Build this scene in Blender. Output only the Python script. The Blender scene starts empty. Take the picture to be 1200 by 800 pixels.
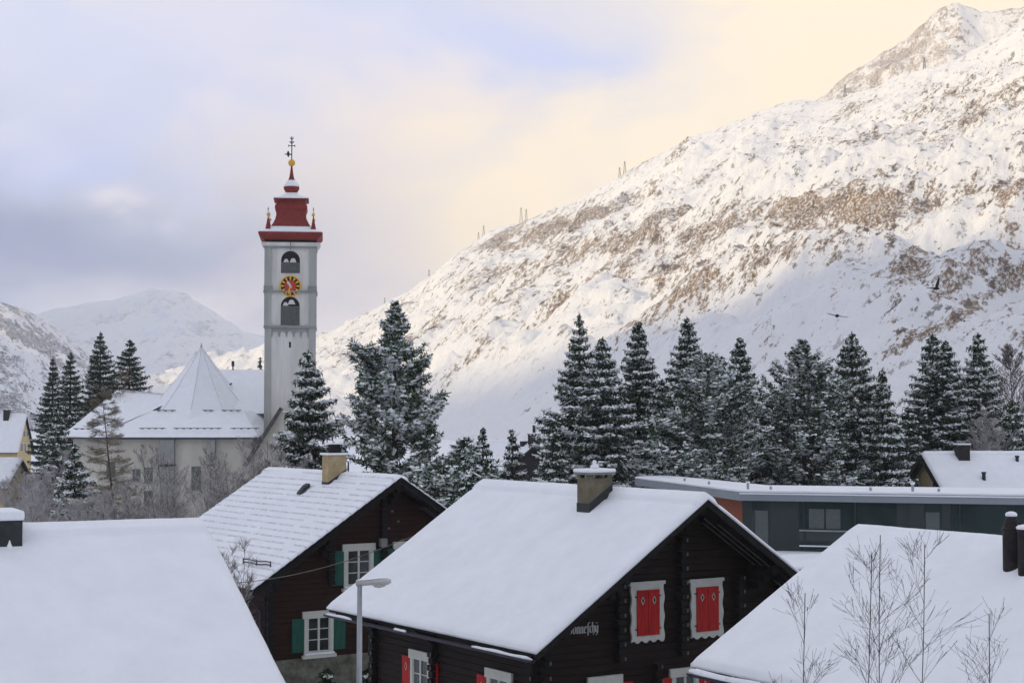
import bpy, math, random
import numpy as np
from mathutils import Vector, Matrix
R = math.radians
sc = bpy.context.scene
COL = sc.collection
CZ = 10.4                       # camera height above the village ground
F = 1900.0; PITCH = math.atan(88 / F)
CP, SP = math.cos(PITCH), math.sin(PITCH)

# ------------------------------------------------------------------ camera maths
def ray(px, py):
    x = (px - 600) / F; u = (400 - py) / F
    return np.array([x, CP - u * SP, SP + u * CP])
def at(px, py, D):
    r = ray(px, py); r = r / r[1] * D
    return np.array([r[0], r[1], r[2] + CZ])
def zat(py, D): return at(600, py, D)[2]
def xat(px, py, D): return at(px, py, D)[0]
def proj(X, Y, Z):
    Z = Z - CZ
    d = Y * CP + Z * SP
    return 600 + F * X / d, 400 - F * (Z * CP - Y * SP) / d

# ------------------------------------------------------------------ materials
def mat(name, col, rough=0.8, metal=0.0, var=0.0, scale=5.0, bump=0.0, bscale=20.0, spec=0.3, stretch=(1, 1, 1), col2=None, thr=None, detail=4):
    m = bpy.data.materials.new(name); m.use_nodes = True
    nt = m.node_tree; N = nt.nodes; L = nt.links
    b = N['Principled BSDF']
    b.inputs['Base Color'].default_value = (*col, 1); b.inputs['Roughness'].default_value = rough
    b.inputs['Metallic'].default_value = metal; b.inputs['Specular IOR Level'].default_value = spec
    tc = N.new('ShaderNodeTexCoord'); mp = N.new('ShaderNodeMapping'); mp.inputs['Scale'].default_value = stretch
    L.new(tc.outputs['Object'], mp.inputs['Vector'])
    if var or col2:
        n = N.new('ShaderNodeTexNoise'); n.inputs['Scale'].default_value = scale; n.inputs['Detail'].default_value = detail
        n.inputs['Roughness'].default_value = 0.6
        L.new(mp.outputs[0], n.inputs['Vector'])
        mx = N.new('ShaderNodeMix'); mx.data_type = 'RGBA'
        if col2 is None:
            mx.inputs['A'].default_value = (*[c * (1 - var) for c in col], 1); mx.inputs['B'].default_value = (*[min(1, c * (1 + var)) for c in col], 1)
        else:
            mx.inputs['A'].default_value = (*col, 1); mx.inputs['B'].default_value = (*col2, 1)
        mr = N.new('ShaderNodeMapRange'); t = thr or (0.3, 0.7)
        mr.inputs['From Min'].default_value = t[0]; mr.inputs['From Max'].default_value = t[1]
        L.new(n.outputs['Fac'], mr.inputs['Value']); L.new(mr.outputs[0], mx.inputs['Factor']); L.new(mx.outputs['Result'], b.inputs['Base Color'])
    if bump:
        n2 = N.new('ShaderNodeTexNoise'); n2.inputs['Scale'].default_value = bscale; n2.inputs['Detail'].default_value = 5
        L.new(mp.outputs[0], n2.inputs['Vector'])
        bp = N.new('ShaderNodeBump'); bp.inputs['Strength'].default_value = bump; bp.inputs['Distance'].default_value = 0.05
        L.new(n2.outputs['Fac'], bp.inputs['Height']); L.new(bp.outputs[0], b.inputs['Normal'])
    return m

def log_mat(name, col, col2, course=0.17):
    """horizontal squared timber: a groove every course, weathered streaks along the grain"""
    m = mat(name, col, 0.75, var=0, col2=col2, scale=2.2, stretch=(0.5, 0.5, 9), spec=0.2)
    nt = m.node_tree; N = nt.nodes; L = nt.links; b = N['Principled BSDF']
    tc = N.new('ShaderNodeTexCoord'); sp = N.new('ShaderNodeSeparateXYZ'); L.new(tc.outputs['Object'], sp.inputs[0])
    a = N.new('ShaderNodeMath'); a.operation = 'DIVIDE'; a.inputs[1].default_value = course; L.new(sp.outputs['Z'], a.inputs[0])
    f = N.new('ShaderNodeMath'); f.operation = 'FRACT'; L.new(a.outputs[0], f.inputs[0])
    p = N.new('ShaderNodeMath'); p.operation = 'PINGPONG'; p.inputs[1].default_value = 0.5; L.new(f.outputs[0], p.inputs[0])
    mr = N.new('ShaderNodeMapRange'); mr.inputs['From Max'].default_value = 0.12; L.new(p.outputs[0], mr.inputs['Value'])
    bp = N.new('ShaderNodeBump'); bp.inputs['Strength'].default_value = 0.9; bp.inputs['Distance'].default_value = 0.03
    L.new(mr.outputs[0], bp.inputs['Height']); L.new(bp.outputs[0], b.inputs['Normal'])
    return m

SNOW = mat('snow', (0.86, 0.875, 0.90), 0.7, var=0.035, scale=1.3, bump=0.35, bscale=7, spec=0.25)
THIN = mat('thin_snow_on_tiles', (0.70, 0.71, 0.75), 0.8, var=.2, scale=4)
SNOWF = mat('tree_snow', (0.86, 0.88, 0.88), 0.8, var=0.12, scale=3, spec=0.2)
SNOWG = mat('ground_snow', (0.84, 0.86, 0.89), 0.75, var=0.05, scale=0.05, bump=0.5, bscale=0.6, spec=0.2)
BARK = mat('bark', (0.055, 0.042, 0.033), 0.9, var=0.35, scale=6, bump=0.6, stretch=(1, 1, .2))
NEED = mat('needles', (0.022, 0.046, 0.018), 0.75, var=0.45, scale=1.1, spec=0.2)
NEED2 = mat('needles_frost', (0.15, 0.20, 0.13), 0.8, var=0.45, scale=1.4, spec=0.2)
PINE = mat('pine_needles', (0.026, 0.050, 0.020), 0.75, var=0.45, scale=1.2, spec=0.2)
LARCHT = mat('larch_twigs', (0.21, 0.18, 0.13), 0.9, var=0.35, scale=1.5)
TWIG = mat('twigs', (0.11, 0.085, 0.065), 0.9, var=0.3, scale=2)
TWIGF = mat('frosted_twigs', (0.42, 0.40, 0.39), 0.9, var=0.35, scale=1.2)
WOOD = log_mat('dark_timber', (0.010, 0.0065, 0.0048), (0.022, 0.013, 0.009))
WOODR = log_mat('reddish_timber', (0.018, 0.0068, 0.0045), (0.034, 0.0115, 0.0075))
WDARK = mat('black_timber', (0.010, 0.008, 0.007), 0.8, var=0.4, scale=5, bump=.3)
WEDGE = mat('weathered_timber', (0.16, 0.14, 0.12), 0.8, var=0.3, scale=9)
TILE = mat('dark_tiles', (0.025, 0.022, 0.024), 0.8, var=0.3, scale=3, bump=.3)
GUT = mat('gutter_metal', (0.035, 0.030, 0.050), 0.5, metal=0.3, var=0.3, scale=4)
WHITE = mat('white_paint', (0.55, 0.56, 0.50), 0.6, var=0.08, scale=6, bump=.1)
RED = mat('red_paint', (0.42, 0.012, 0.009), 0.6, var=0.28, scale=4, bump=.15, stretch=(3, 3, .4))
GREEN = mat('green_paint', (0.012, 0.085, 0.060), 0.6, var=0.25, scale=4, bump=.2, stretch=(3, 3, .4))
GLASS = mat('window_glass', (0.030, 0.036, 0.036), 0.12, var=0.5, scale=2.5, spec=0.5)
STONE = mat('rubble_masonry', (0.13, 0.13, 0.10), 0.95, var=0.5, scale=3.5, bump=1.0, bscale=4)
YPLAS = mat('yellow_plaster', (0.56, 0.44, 0.23), 0.9, var=0.08, scale=2, bump=.2)
CHIM = mat('mossy_plaster', (0.20, 0.165, 0.115), 0.95, var=0, col2=(0.11, 0.105, 0.07), scale=3.2, bump=.6, bscale=12)
LEAD = mat('dark_flashing', (0.035, 0.04, 0.04), 0.6, metal=.2, var=.3, scale=5)
SOOT = mat('soot_metal', (0.022, 0.018, 0.018), 0.65, metal=.2, var=.6, scale=5, bump=.3)
GALV = mat('galvanised_metal', (0.36, 0.38, 0.40), 0.45, metal=0.6, var=.1, scale=3)
LAMPM = mat('lamp_plastic', (0.50, 0.48, 0.48), 0.4, var=.08, scale=8)
PLAS = mat('church_plaster', (0.72, 0.71, 0.66), 0.95, var=0, col2=(0.46, 0.45, 0.41), scale=0.9, bump=.2, stretch=(1, 1, .12), thr=(.35, .8))
PLASG = mat('grey_plaster', (0.27, 0.275, 0.265), 0.95, var=0.15, scale=1.2)
PLASB = mat('beige_plaster', (0.60, 0.57, 0.49), 0.95, var=0, col2=(0.44, 0.42, 0.35), scale=0.6, bump=.2, stretch=(1, 1, .3))
TRED = mat('red_shingles', (0.22, 0.026, 0.018), 0.7, var=0.3, scale=5, bump=.5, bscale=14, stretch=(1, 1, .5))
GOLD = mat('gilding', (0.72, 0.40, 0.05), 0.4, metal=0.5, var=.1)
GOLDP = mat('gold_paint', (0.80, 0.42, 0.03), 0.6)
BLACK = mat('black_paint', (0.012, 0.012, 0.012), 0.6)
DIALR = mat('dial_red', (0.55, 0.035, 0.015), 0.6, var=.15, scale=3)
LOUV = mat('grey_louvre', (0.12, 0.13, 0.12), 0.8, var=.2, scale=4)
DARK = mat('dark_interior', (0.012, 0.012, 0.012), 0.9)
FASC = mat('grey_fascia', (0.27, 0.30, 0.33), 0.5, metal=.1, var=.06, scale=.6)
FGLASS = mat('dark_facade_glass', (0.035, 0.055, 0.054), 0.08, var=.35, scale=.35, spec=.5)
FPAN = mat('facade_panel', (0.036, 0.048, 0.048), 0.4, var=.12, scale=.5)
CURT = mat('curtain_panel', (0.11, 0.13, 0.125), 0.6, var=.1)
ORANGE = mat('orange_boards', (0.27, 0.058, 0.016), 0.6, var=.2, scale=3, stretch=(1, 1, 5))
ROCK = mat('bird_black', (0.012, 0.012, 0.014), 0.7)
CONC = mat('concrete', (0.22, 0.22, 0.21), 0.9, var=.15, scale=2)
BRASS = mat('bell_metal', (0.62, 0.60, 0.54), .6)

# ------------------------------------------------------------------ mesh builder
class MB:
    def __init__(s): s.v = []; s.f = []; s.m = []; s.ms = []
    def mi(s, m):
        if m not in s.ms: s.ms.append(m)
        return s.ms.index(m)
    def poly(s, pts, faces, m):
        o = len(s.v); k = s.mi(m); s.v += [tuple(map(float, p)) for p in pts]
        for f in faces: s.f.append(tuple(i + o for i in f)); s.m.append(k)
        return s
    def box(s, x0, x1, y0, y1, z0, z1, m):
        P = [(x, y, z) for z in (z0, z1) for y in (y0, y1) for x in (x0, x1)]
        return s.poly(P, [(0, 2, 3, 1), (4, 5, 7, 6), (0, 1, 5, 4), (1, 3, 7, 5), (3, 2, 6, 7), (2, 0, 4, 6)], m)
    def prism(s, pts2, o, u, v, n, d, m):
        """closed outline in (u,v), pushed by d along n"""
        o, u, v, n = map(np.array, (o, u, v, n)); k = len(pts2)
        a = [o + u * p[0] + v * p[1] for p in pts2]; b = [q + n * d for q in a]
        fs = [tuple(range(k))[::-1], tuple(range(k, 2 * k))] + [(i, (i + 1) % k, k + (i + 1) % k, k + i) for i in range(k)]
        return s.poly(a + b, fs, m)
    def obox(s, c, u, n, su, sn, sz, m):
        """box centred at c; su along u, sn along n, sz up"""
        c, u, n = map(np.array, (c, u, n)); z = np.array([0, 0, 1.])
        return s.prism([(-su / 2, -sz / 2), (su / 2, -sz / 2), (su / 2, sz / 2), (-su / 2, sz / 2)], c - n * sn / 2, u, z, n, sn, m)
    def beam(s, a, b, w, t, m, up=(0, 0, 1)):
        a = np.array(a, float); b = np.array(b, float); d = b - a; L = np.linalg.norm(d); d = d / L
        up = np.array(up, float); sd = np.cross(d, up); sd /= np.linalg.norm(sd); up = np.cross(sd, d)
        return s.prism([(-w / 2, -t / 2), (w / 2, -t / 2), (w / 2, t / 2), (-w / 2, t / 2)], a, sd, up, d, L, m)
    def tube(s, pts, rs, m, k=6, cap=True):
        pts = [np.array(p, float) for p in pts]
        if not hasattr(rs, '__len__'): rs = [rs] * len(pts)
        o = len(s.v); mi = s.mi(m)
        for i, p in enumerate(pts):
            d = pts[min(i + 1, len(pts) - 1)] - pts[max(i - 1, 0)]; d = d / (np.linalg.norm(d) + 1e-9)
            r = np.array([1., 0, 0]) if abs(d[0]) < .8 else np.array([0, 1., 0])
            a = np.cross(d, r); a /= np.linalg.norm(a); b = np.cross(d, a)
            for j in range(k):
                t = 2 * math.pi * j / k; q = p + (a * math.cos(t) + b * math.sin(t)) * rs[i]; s.v.append(tuple(q))
        for i in range(len(pts) - 1):
            for j in range(k):
                s.f.append((o + i * k + j, o + i * k + (j + 1) % k, o + (i + 1) * k + (j + 1) % k, o + (i + 1) * k + j)); s.m.append(mi)
        if cap:
            s.f.append(tuple(o + j for j in range(k))[::-1]); s.m.append(mi)
            s.f.append(tuple(o + (len(pts) - 1) * k + j for j in range(k))); s.m.append(mi)
        return s
    def lathe(s, prof, c, m, k=24, rot=0.0, sx=1, sy=1):
        """prof: (r,z) from bottom to top about the vertical through c"""
        o = len(s.v); mi = s.mi(m)
        for r, z in prof:
            for j in range(k):
                t = 2 * math.pi * (j + .5) / k + rot; s.v.append((c[0] + r * math.cos(t) * sx, c[1] + r * math.sin(t) * sy, c[2] + z))
        for i in range(len(prof) - 1):
            for j in range(k):
                s.f.append((o + i * k + j, o + i * k + (j + 1) % k, o + (i + 1) * k + (j + 1) % k, o + (i + 1) * k + j)); s.m.append(mi)
        s.f.append(tuple(o + j for j in range(k))[::-1]); s.m.append(mi)
        s.f.append(tuple(o + (len(prof) - 1) * k + j for j in range(k))); s.m.append(mi)
        return s
    def build(s, name, parent=None, smooth=False, bevel=0.0):
        me = bpy.data.meshes.new(name); me.from_pydata(s.v, [], s.f)
        for m in s.ms: me.materials.append(m)
        me.polygons.foreach_set('material_index', s.m)
        if smooth: me.polygons.foreach_set('use_smooth', [True] * len(s.f))
        me.update()
        o = bpy.data.objects.new(name, me); COL.objects.link(o); o.parent = parent
        if bevel:
            b = o.modifiers.new('bevel', 'BEVEL'); b.width = bevel; b.segments = 2; b.limit_method = 'ANGLE'
        return o

def tag(o, label=None, cat=None, group=None, kind=None):
    if label: o['label'] = label
    if cat: o['category'] = cat
    if group: o['group'] = group
    if kind: o['kind'] = kind
    return o
def empty(name, loc, rz=0.0):
    o = bpy.data.objects.new(name, None); o.location = Vector([float(c) for c in loc]); o.rotation_euler = (0, 0, rz); COL.objects.link(o); o.empty_display_size = .5
    return o
def npmesh(name, V, Fc, M, mats, parent=None, smooth=False):
    """V (n,3), Fc (k,4) quads"""
    me = bpy.data.meshes.new(name); n = len(V); k = len(Fc)
    me.vertices.add(n); me.vertices.foreach_set('co', np.asarray(V, np.float32).ravel())
    me.loops.add(k * 4); me.loops.foreach_set('vertex_index', np.asarray(Fc, np.int32).ravel())
    me.polygons.add(k); me.polygons.foreach_set('loop_start', np.arange(0, 4 * k, 4, dtype=np.int32))
    for m in mats: me.materials.append(m)
    if M is not None: me.polygons.foreach_set('material_index', np.asarray(M, np.int32))
    if smooth: me.polygons.foreach_set('use_smooth', np.ones(k, bool))
    me.update(calc_edges=True)
    o = bpy.data.objects.new(name, me); COL.objects.link(o); o.parent = parent
    return o

# ------------------------------------------------------------------ numpy noise
_rng = np.random.default_rng(7)
_perm = _rng.permutation(4096); _grad = _rng.normal(size=(4096, 2)); _grad /= np.linalg.norm(_grad, axis=1)[:, None]
def pn(x, y):
    xi = np.floor(x).astype(int); yi = np.floor(y).astype(int); xf = x - xi; yf = y - yi
    def g(a, b):
        h = _perm[(_perm[(xi + a) % 4096] + yi + b) % 4096]; G = _grad[h]
        return G[..., 0] * (xf - a) + G[..., 1] * (yf - b)
    u = xf ** 3 * (xf * (xf * 6 - 15) + 10); v = yf ** 3 * (yf * (yf * 6 - 15) + 10)
    return (g(0, 0) * (1 - u) + g(1, 0) * u) * (1 - v) + (g(0, 1) * (1 - u) + g(1, 1) * u) * v
def fbm(x, y, o=5, g=.5, ridged=False):
    s = 0; a = 1; t = 0
    for i in range(o):
        n = pn(x + 17.3 * i, y - 9.1 * i); n = (1 - 2.4 * np.abs(n) - .45) if ridged else n
        s = s + a * n; t += a; a *= g; x = x * 2.03; y = y * 2.03
    return s / t

# ------------------------------------------------------------------ sun
SUN_EL = R(20); SAZ = math.atan2(-0.78, -0.62)      # direction towards the sun, in plan (x, y) = (-.78, -.62)
SV = np.array([-0.783 * math.cos(SUN_EL), -0.622 * math.cos(SUN_EL), math.sin(SUN_EL)])
sl = bpy.data.lights.new('sun', 'SUN'); sl.energy = 5.0; sl.angle = R(0.9); sl.color = (1.0, 0.80, 0.46)
so = bpy.data.objects.new('sun', sl); COL.objects.link(so)
so.rotation_euler = Vector(SV).to_track_quat('Z', 'Y').to_euler()

# ------------------------------------------------------------------ terrain
g = MB(); g.poly([(-6000, -3000, 0), (6000, -3000, 0), (6000, 4480, 0), (-6000, 4480, 0)], [(0, 1, 2, 3)], SNOWG)
tag(g.build('ground'), kind='structure')

def mtn_mat(name, snow=(0.86, 0.86, 0.87), brown=(0.165, 0.092, 0.034), dark=(0.075, 0.055, 0.040), sc1=1.0, ang=62.0, aniso=0.34):
    m = bpy.data.materials.new(name); m.use_nodes = True; nt = m.node_tree; N = nt.nodes; L = nt.links; b = N['Principled BSDF']
    b.inputs['Roughness'].default_value = .85; b.inputs['Specular IOR Level'].default_value = .15
    tc = N.new('ShaderNodeTexCoord')
    rot = N.new('ShaderNodeMapping'); rot.inputs['Rotation'].default_value = (0, 0, -R(ang)); L.new(tc.outputs['Object'], rot.inputs['Vector'])
    mp = N.new('ShaderNodeMapping'); mp.inputs['Scale'].default_value = (aniso, 1, .6); L.new(rot.outputs[0], mp.inputs['Vector'])
    at_ = N.new('ShaderNodeAttribute'); at_.attribute_name = 'cover'
    def noise(s, d, r=.6):
        n = N.new('ShaderNodeTexNoise'); n.inputs['Scale'].default_value = s * sc1; n.inputs['Detail'].default_value = d; n.inputs['Roughness'].default_value = r
        L.new(mp.outputs[0], n.inputs['Vector']); return n.outputs['Fac']
    def math_(op, a, b_, c=None):
        n = N.new('ShaderNodeMath'); n.operation = op
        for i, q in enumerate((a, b_, c)):
            if q is None: continue
            if isinstance(q, (int, float)): n.inputs[i].default_value = q
            else: L.new(q, n.inputs[i])
        return n.outputs[0]
    def rng(v, a, b_, lo=0.0):
        n = N.new('ShaderNodeMapRange'); n.interpolation_type = 'SMOOTHSTEP'; n.inputs['To Min'].default_value = lo; n.inputs['From Min'].default_value = a; n.inputs['From Max'].default_value = b_; L.new(v, n.inputs['Value']); return n.outputs[0]
    big = noise(.018, 5, .6); med = noise(.10, 9, .72); fine = noise(.42, 6, .75)
    s = math_('ADD', math_('MULTIPLY', med, .60), math_('MULTIPLY', fine, .52))        # about .56 mean
    s = math_('ADD', s, math_('MULTIPLY', math_('SUBTRACT', big, .5), .48))
    s = math_('ADD', s, math_('MULTIPLY', math_('SUBTRACT', at_.outputs['Fac'], .5), .175))
    k1 = rng(s, .580, .640)                                      # brown grass showing through
    k2 = math_('MULTIPLY', rng(noise(.20, 7, .7), .575, .615), rng(at_.outputs['Fac'], .02, .6))   # dark heath bushes
    hue = noise(.03, 3)
    mx0 = N.new('ShaderNodeMix'); mx0.data_type = 'RGBA'; mx0.inputs['A'].default_value = (*brown, 1); mx0.inputs['B'].default_value = (brown[0] * 1.45, brown[1] * 1.55, brown[2] * 1.7, 1)
    L.new(rng(hue, .42, .6), mx0.inputs['Factor'])
    mx = N.new('ShaderNodeMix'); mx.data_type = 'RGBA'; mx.inputs['A'].default_value = (*snow, 1)
    L.new(mx0.outputs['Result'], mx.inputs['B'])
    L.new(math_('MULTIPLY', k1, rng(noise(.9, 4, .75), .40, .54, .25)), mx.inputs['Factor'])
    mx2 = N.new('ShaderNodeMix'); mx2.data_type = 'RGBA'; mx2.inputs['B'].default_value = (*dark, 1)
    L.new(mx.outputs['Result'], mx2.inputs['A']); L.new(math_('MULTIPLY', k2, .85), mx2.inputs['Factor'])
    L.new(mx2.outputs['Result'], b.inputs['Base Color'])
    bp = N.new('ShaderNodeBump'); bp.inputs['Strength'].default_value = 1; bp.inputs['Distance'].default_value = 2.2 / sc1
    L.new(math_('ADD', med, math_('MULTIPLY', fine, .35)), bp.inputs['Height']); L.new(bp.outputs[0], b.inputs['Normal'])
    return m

def interp(pts, x):
    p = np.array(pts, float); return np.interp(x, p[:, 0], p[:, 1])

def mountain(name, sky, Dr, Df, px0, px1, nc, nr, amp, m, cover, zfoot=-6, shape=1.0, seed=0.0, ang=62, sky_amp=1.0, back=.5, mscale=1.0, yfoot=None):
    """slope rising from a foot at distance Df(px) to a crest at Dr(px) whose height is read off the skyline; falls away behind"""
    px = np.linspace(px0, px1, nc)
    tt = np.concatenate([np.linspace(0, 1, nr), 1 + np.linspace(0, 1, 40)[1:] * back])
    PX, T = np.meshgrid(px, tt, indexing='ij')
    dr = interp(Dr, PX); df = interp(Df, PX); Y = df + (dr - df) * T
    X = (PX - 600) / F * Y / CP
    ys = interp(sky, PX)
    zr = (488 - ys) / F * dr / CP + CZ
    Tc = np.minimum(T, 1)
    Z = zfoot + (zr - zfoot) * (Tc ** shape)
    Z = Z - np.maximum(T - 1, 0) * (zr - zfoot) * 1.6
    a = R(ang); u = (X * math.cos(a) + Y * math.sin(a)); v = (-X * math.sin(a) + Y * math.cos(a))
    n1 = fbm(u / (520 * mscale) + seed, v / (170 * mscale) + seed, 6, .52, True)
    n2 = fbm(u / (90 * mscale) + seed, v / (40 * mscale) - seed, 5, .55)
    n3 = fbm(X / (260 * mscale) + seed * 2, Y / (150 * mscale), 6, .55, True); n1 = n1 + .55 * n3
    lv = T * 9 + 1.6 * fbm(X / 420 + seed, Y / 420, 4) + X / 900; fr = lv - np.floor(lv); n1 = n1 + .30 * np.where(fr < .8, fr / .8, (1 - fr) / .2) * np.clip(fbm(X / 200, Y / 200 + seed, 3) * 4 + .4, 0, 1)
    win = np.clip(T * 5, 0, 1) * np.where(T <= 1, 1 - .72 * np.clip((T - .75) / .25, 0, 1), .28)
    Z = Z + amp * win * n1 + amp * .42 * n2 * np.clip(T * 4, 0, 1) * np.where(T > .9, sky_amp * .35, 1)
    V = np.stack([X, Y, Z], -1).reshape(-1, 3)
    n, k = PX.shape; idx = np.arange(n * k).reshape(n, k)
    Fc = np.stack([idx[:-1, :-1], idx[1:, :-1], idx[1:, 1:], idx[:-1, 1:]], -1).reshape(-1, 4)
    o = npmesh(name, V, Fc, None, [m], smooth=True)
    ix, iy = proj(V[:, 0], V[:, 1], V[:, 2])
    c = np.full(len(V), cover[0], float)
    for cx, cy, sx, sy, rt, am in cover[1]:
        r = R(rt); dx = ix - cx; dy = iy - cy; p = dx * math.cos(r) + dy * math.sin(r); q = -dx * math.sin(r) + dy * math.cos(r)
        c = c + am * np.exp(-(p / sx) ** 2 - (q / sy) ** 2)
    at_ = o.data.attributes.new('cover', 'FLOAT', 'POINT'); at_.data.foreach_set('value', np.clip(c, 0, 1.3).astype(np.float32))
    return tag(o, kind='structure'), (PX, T, X, Y, Z, ix.reshape(n, k), iy.reshape(n, k))

M1 = mtn_mat('grassy_snow_slope')
sky1 = [(-300, 482), (0, 470), (120, 458), (175, 452), (202, 438), (262, 424), (305, 415), (372, 397), (430, 370), (480, 344), (530, 306), (575, 277), (620, 258), (680, 231), (740, 203), (800, 170), (870, 143), (930, 122), (975, 112), (1040, 92), (1100, 76), (1150, 55), (1200, 28), (1300, -20), (1500, -90), (2300, -160)]
Dr1 = [(-300, 2500), (250, 2200), (620, 1750), (900, 1550), (1300, 1400), (2300, 1200)]
Df1 = [(-300, 1500), (250, 1000), (560, 640), (900, 430), (1300, 330), (2300, 300)]
cov1 = (0.34, [(588, 279, 32, 9, -30, .75), (668, 262, 66, 11, -22, 1.0), (700, 285, 75, 15, -15, .6), (560, 322, 60, 12, -12, .35), (605, 330, 90, 30, -18, .30), (505, 375, 60, 14, -30, .25),
               (850, 258, 150, 22, -17, .6), (980, 245, 70, 17, 0, .75), (900, 300, 130, 22, -24, .5), (780, 320, 60, 12, -20, .35), (1030, 255, 60, 30, 20, .4), (940, 170, 22, 18, 0, .45), (1120, 120, 60, 30, -25, .35),
               (1180, 225, 40, 16, -25, .6), (1060, 318, 45, 22, -20, .62), (1120, 372, 75, 9, -30, .9), (1195, 318, 60, 11, -28, .85), (1045, 370, 12, 26, 10, .6), (1110, 340, 55, 9, -30, .5), (1195, 388, 30, 14, -30, .7), (1050, 405, 60, 10, -25, .4),
               (1180, 130, 60, 40, -30, .3), (560, 480, 250, 40, 0, -.34), (480, 420, 70, 20, -15, -.3), (620, 300, 40, 8, -10, -.3), (760, 440, 130, 60, -30, -.22), (960, 350, 90, 30, -20, -.28)])
_, T1 = mountain('mountain', sky1, Dr1, Df1, -300, 2300, 1300, 420, 38, M1, cov1, shape=1.12, seed=3.1)

M2 = mtn_mat('rocky_peak', snow=(0.84, 0.83, 0.83), brown=(0.26, 0.18, 0.12), dark=(0.17, 0.12, 0.085), sc1=.55, ang=70, aniso=.5)
sky2 = [(700, 330), (900, 150), (955, 122), (985, 100), (1010, 80), (1040, 60), (1065, 46), (1085, 28), (1108, 11), (1130, 5), (1150, 14), (1165, 16), (1185, 10), (1230, 0), (1300, -25), (1700, -60), (2300, 100)]
mountain('mountain', sky2, [(0, 2700), (2400, 2600)], [(0, 1800), (2400, 1700)], 700, 2300, 520, 110, 60, M2, (0.85, [(1160, 30, 30, 20, 30, -.6), (1130, 60, 60, 12, -20, -.3)]), zfoot=60, seed=8.7, sky_amp=1.6, ang=80)

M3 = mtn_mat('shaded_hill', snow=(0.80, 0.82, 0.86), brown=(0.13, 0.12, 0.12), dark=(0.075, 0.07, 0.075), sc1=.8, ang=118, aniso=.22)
sky3 = [(-900, 200), (-300, 270), (-60, 338), (0, 358), (30, 366), (55, 380), (80, 398), (105, 418), (140, 441), (180, 461), (230, 478), (330, 492), (420, 500)]
mountain('mountain', sky3, [(-900, 1500), (400, 2100)], [(-900, 700), (400, 1300)], -900, 420, 620, 160, 22, M3, (0.52, [(40, 400, 60, 7, 36, 1.0), (10, 385, 40, 6, 30, .9), (70, 405, 60, 4, 38, .7), (30, 445, 50, 30, 10, .35), (0, 480, 40, 20, 0, .25), (40, 420, 30, 8, 20, -.4), (50, 475, 60, 8, 20, -.35)]), seed=5.5, ang=118)  # rock cover is thickened to darken the hill in place of shade

M4 = mtn_mat('far_range', snow=(0.86, 0.88, 0.92), brown=(0.5, 0.52, 0.58), dark=(0.30, 0.31, 0.35), sc1=.22, ang=75, aniso=.4)  # rock colours paled towards the snow, haze put into the colour
sky4 = [(-1500, 250), (-400, 330), (-80, 352), (0, 360), (40, 372), (75, 366), (110, 356), (150, 350), (178, 343), (200, 346), (222, 352), (250, 368), (285, 392), (330, 402), (420, 430), (600, 440), (1200, 460)]
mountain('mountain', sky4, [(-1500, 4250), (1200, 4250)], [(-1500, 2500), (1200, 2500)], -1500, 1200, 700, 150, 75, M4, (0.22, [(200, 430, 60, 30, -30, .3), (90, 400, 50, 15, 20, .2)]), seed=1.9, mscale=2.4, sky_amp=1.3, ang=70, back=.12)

# the ridge behind the viewer that keeps the village in the shade: its crest is where the sun's rays to the edge of the shadow pass
bpts = [(225, 452), (330, 470), (440, 478), (500, 452), (560, 441), (640, 424), (720, 392), (820, 352), (900, 338), (1000, 305), (1100, 290), (1200, 262)]
PX, T, X, Y, Z, IX, IY = T1
crest = []
vis = T <= 1
for bx, by in bpts:
    d = np.where(vis, (IX - bx) ** 2 + (IY - by) ** 2, 1e12); k = np.unravel_index(np.argmin(d), d.shape)
    p = np.array([X[k], Y[k], Z[k]]); t = (-900 - p[1]) / SV[1]; crest.append(p + t * SV)
crest.sort(key=lambda p: p[0])
xs = [p[0] for p in crest]; zs = [p[2] for p in crest]
xs = [-5900, -4200, xs[0] - 700] + xs + [xs[-1] + 500, xs[-1] + 1500, xs[-1] + 4500]
zs = [zs[0] * .7, zs[0] * 1.0, zs[0] * 1.0] + zs + [zs[-1] * 1.03, zs[-1] * .95, zs[-1] * .8]
cx = np.linspace(xs[0], xs[-1], 300); cz = np.interp(cx, xs, zs)
cw = np.linspace(-1, 1, 41)
CX, CW = np.meshgrid(cx, cw, indexing='ij')
CZZ = np.interp(CX, cx, cz) * (1 - np.abs(CW)) - 5
CY = -900 + CW * np.where(CW > 0, 820, 1500)
CZZ += 40 * fbm(CX / 300, CY / 300, 5) * np.clip((1 - np.abs(CW)) * 3, 0, 1) * np.clip(np.abs(CW) * 12, 0, 1)
n_, k_ = CX.shape; idx = np.arange(n_ * k_).reshape(n_, k_)
ob = npmesh('mountain', np.stack([CX, CY, CZZ], -1).reshape(-1, 3), np.stack([idx[:-1, :-1], idx[1:, :-1], idx[1:, 1:], idx[:-1, 1:]], -1).reshape(-1, 4), None, [SNOWG], smooth=True)
tag(ob, kind='structure')

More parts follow.
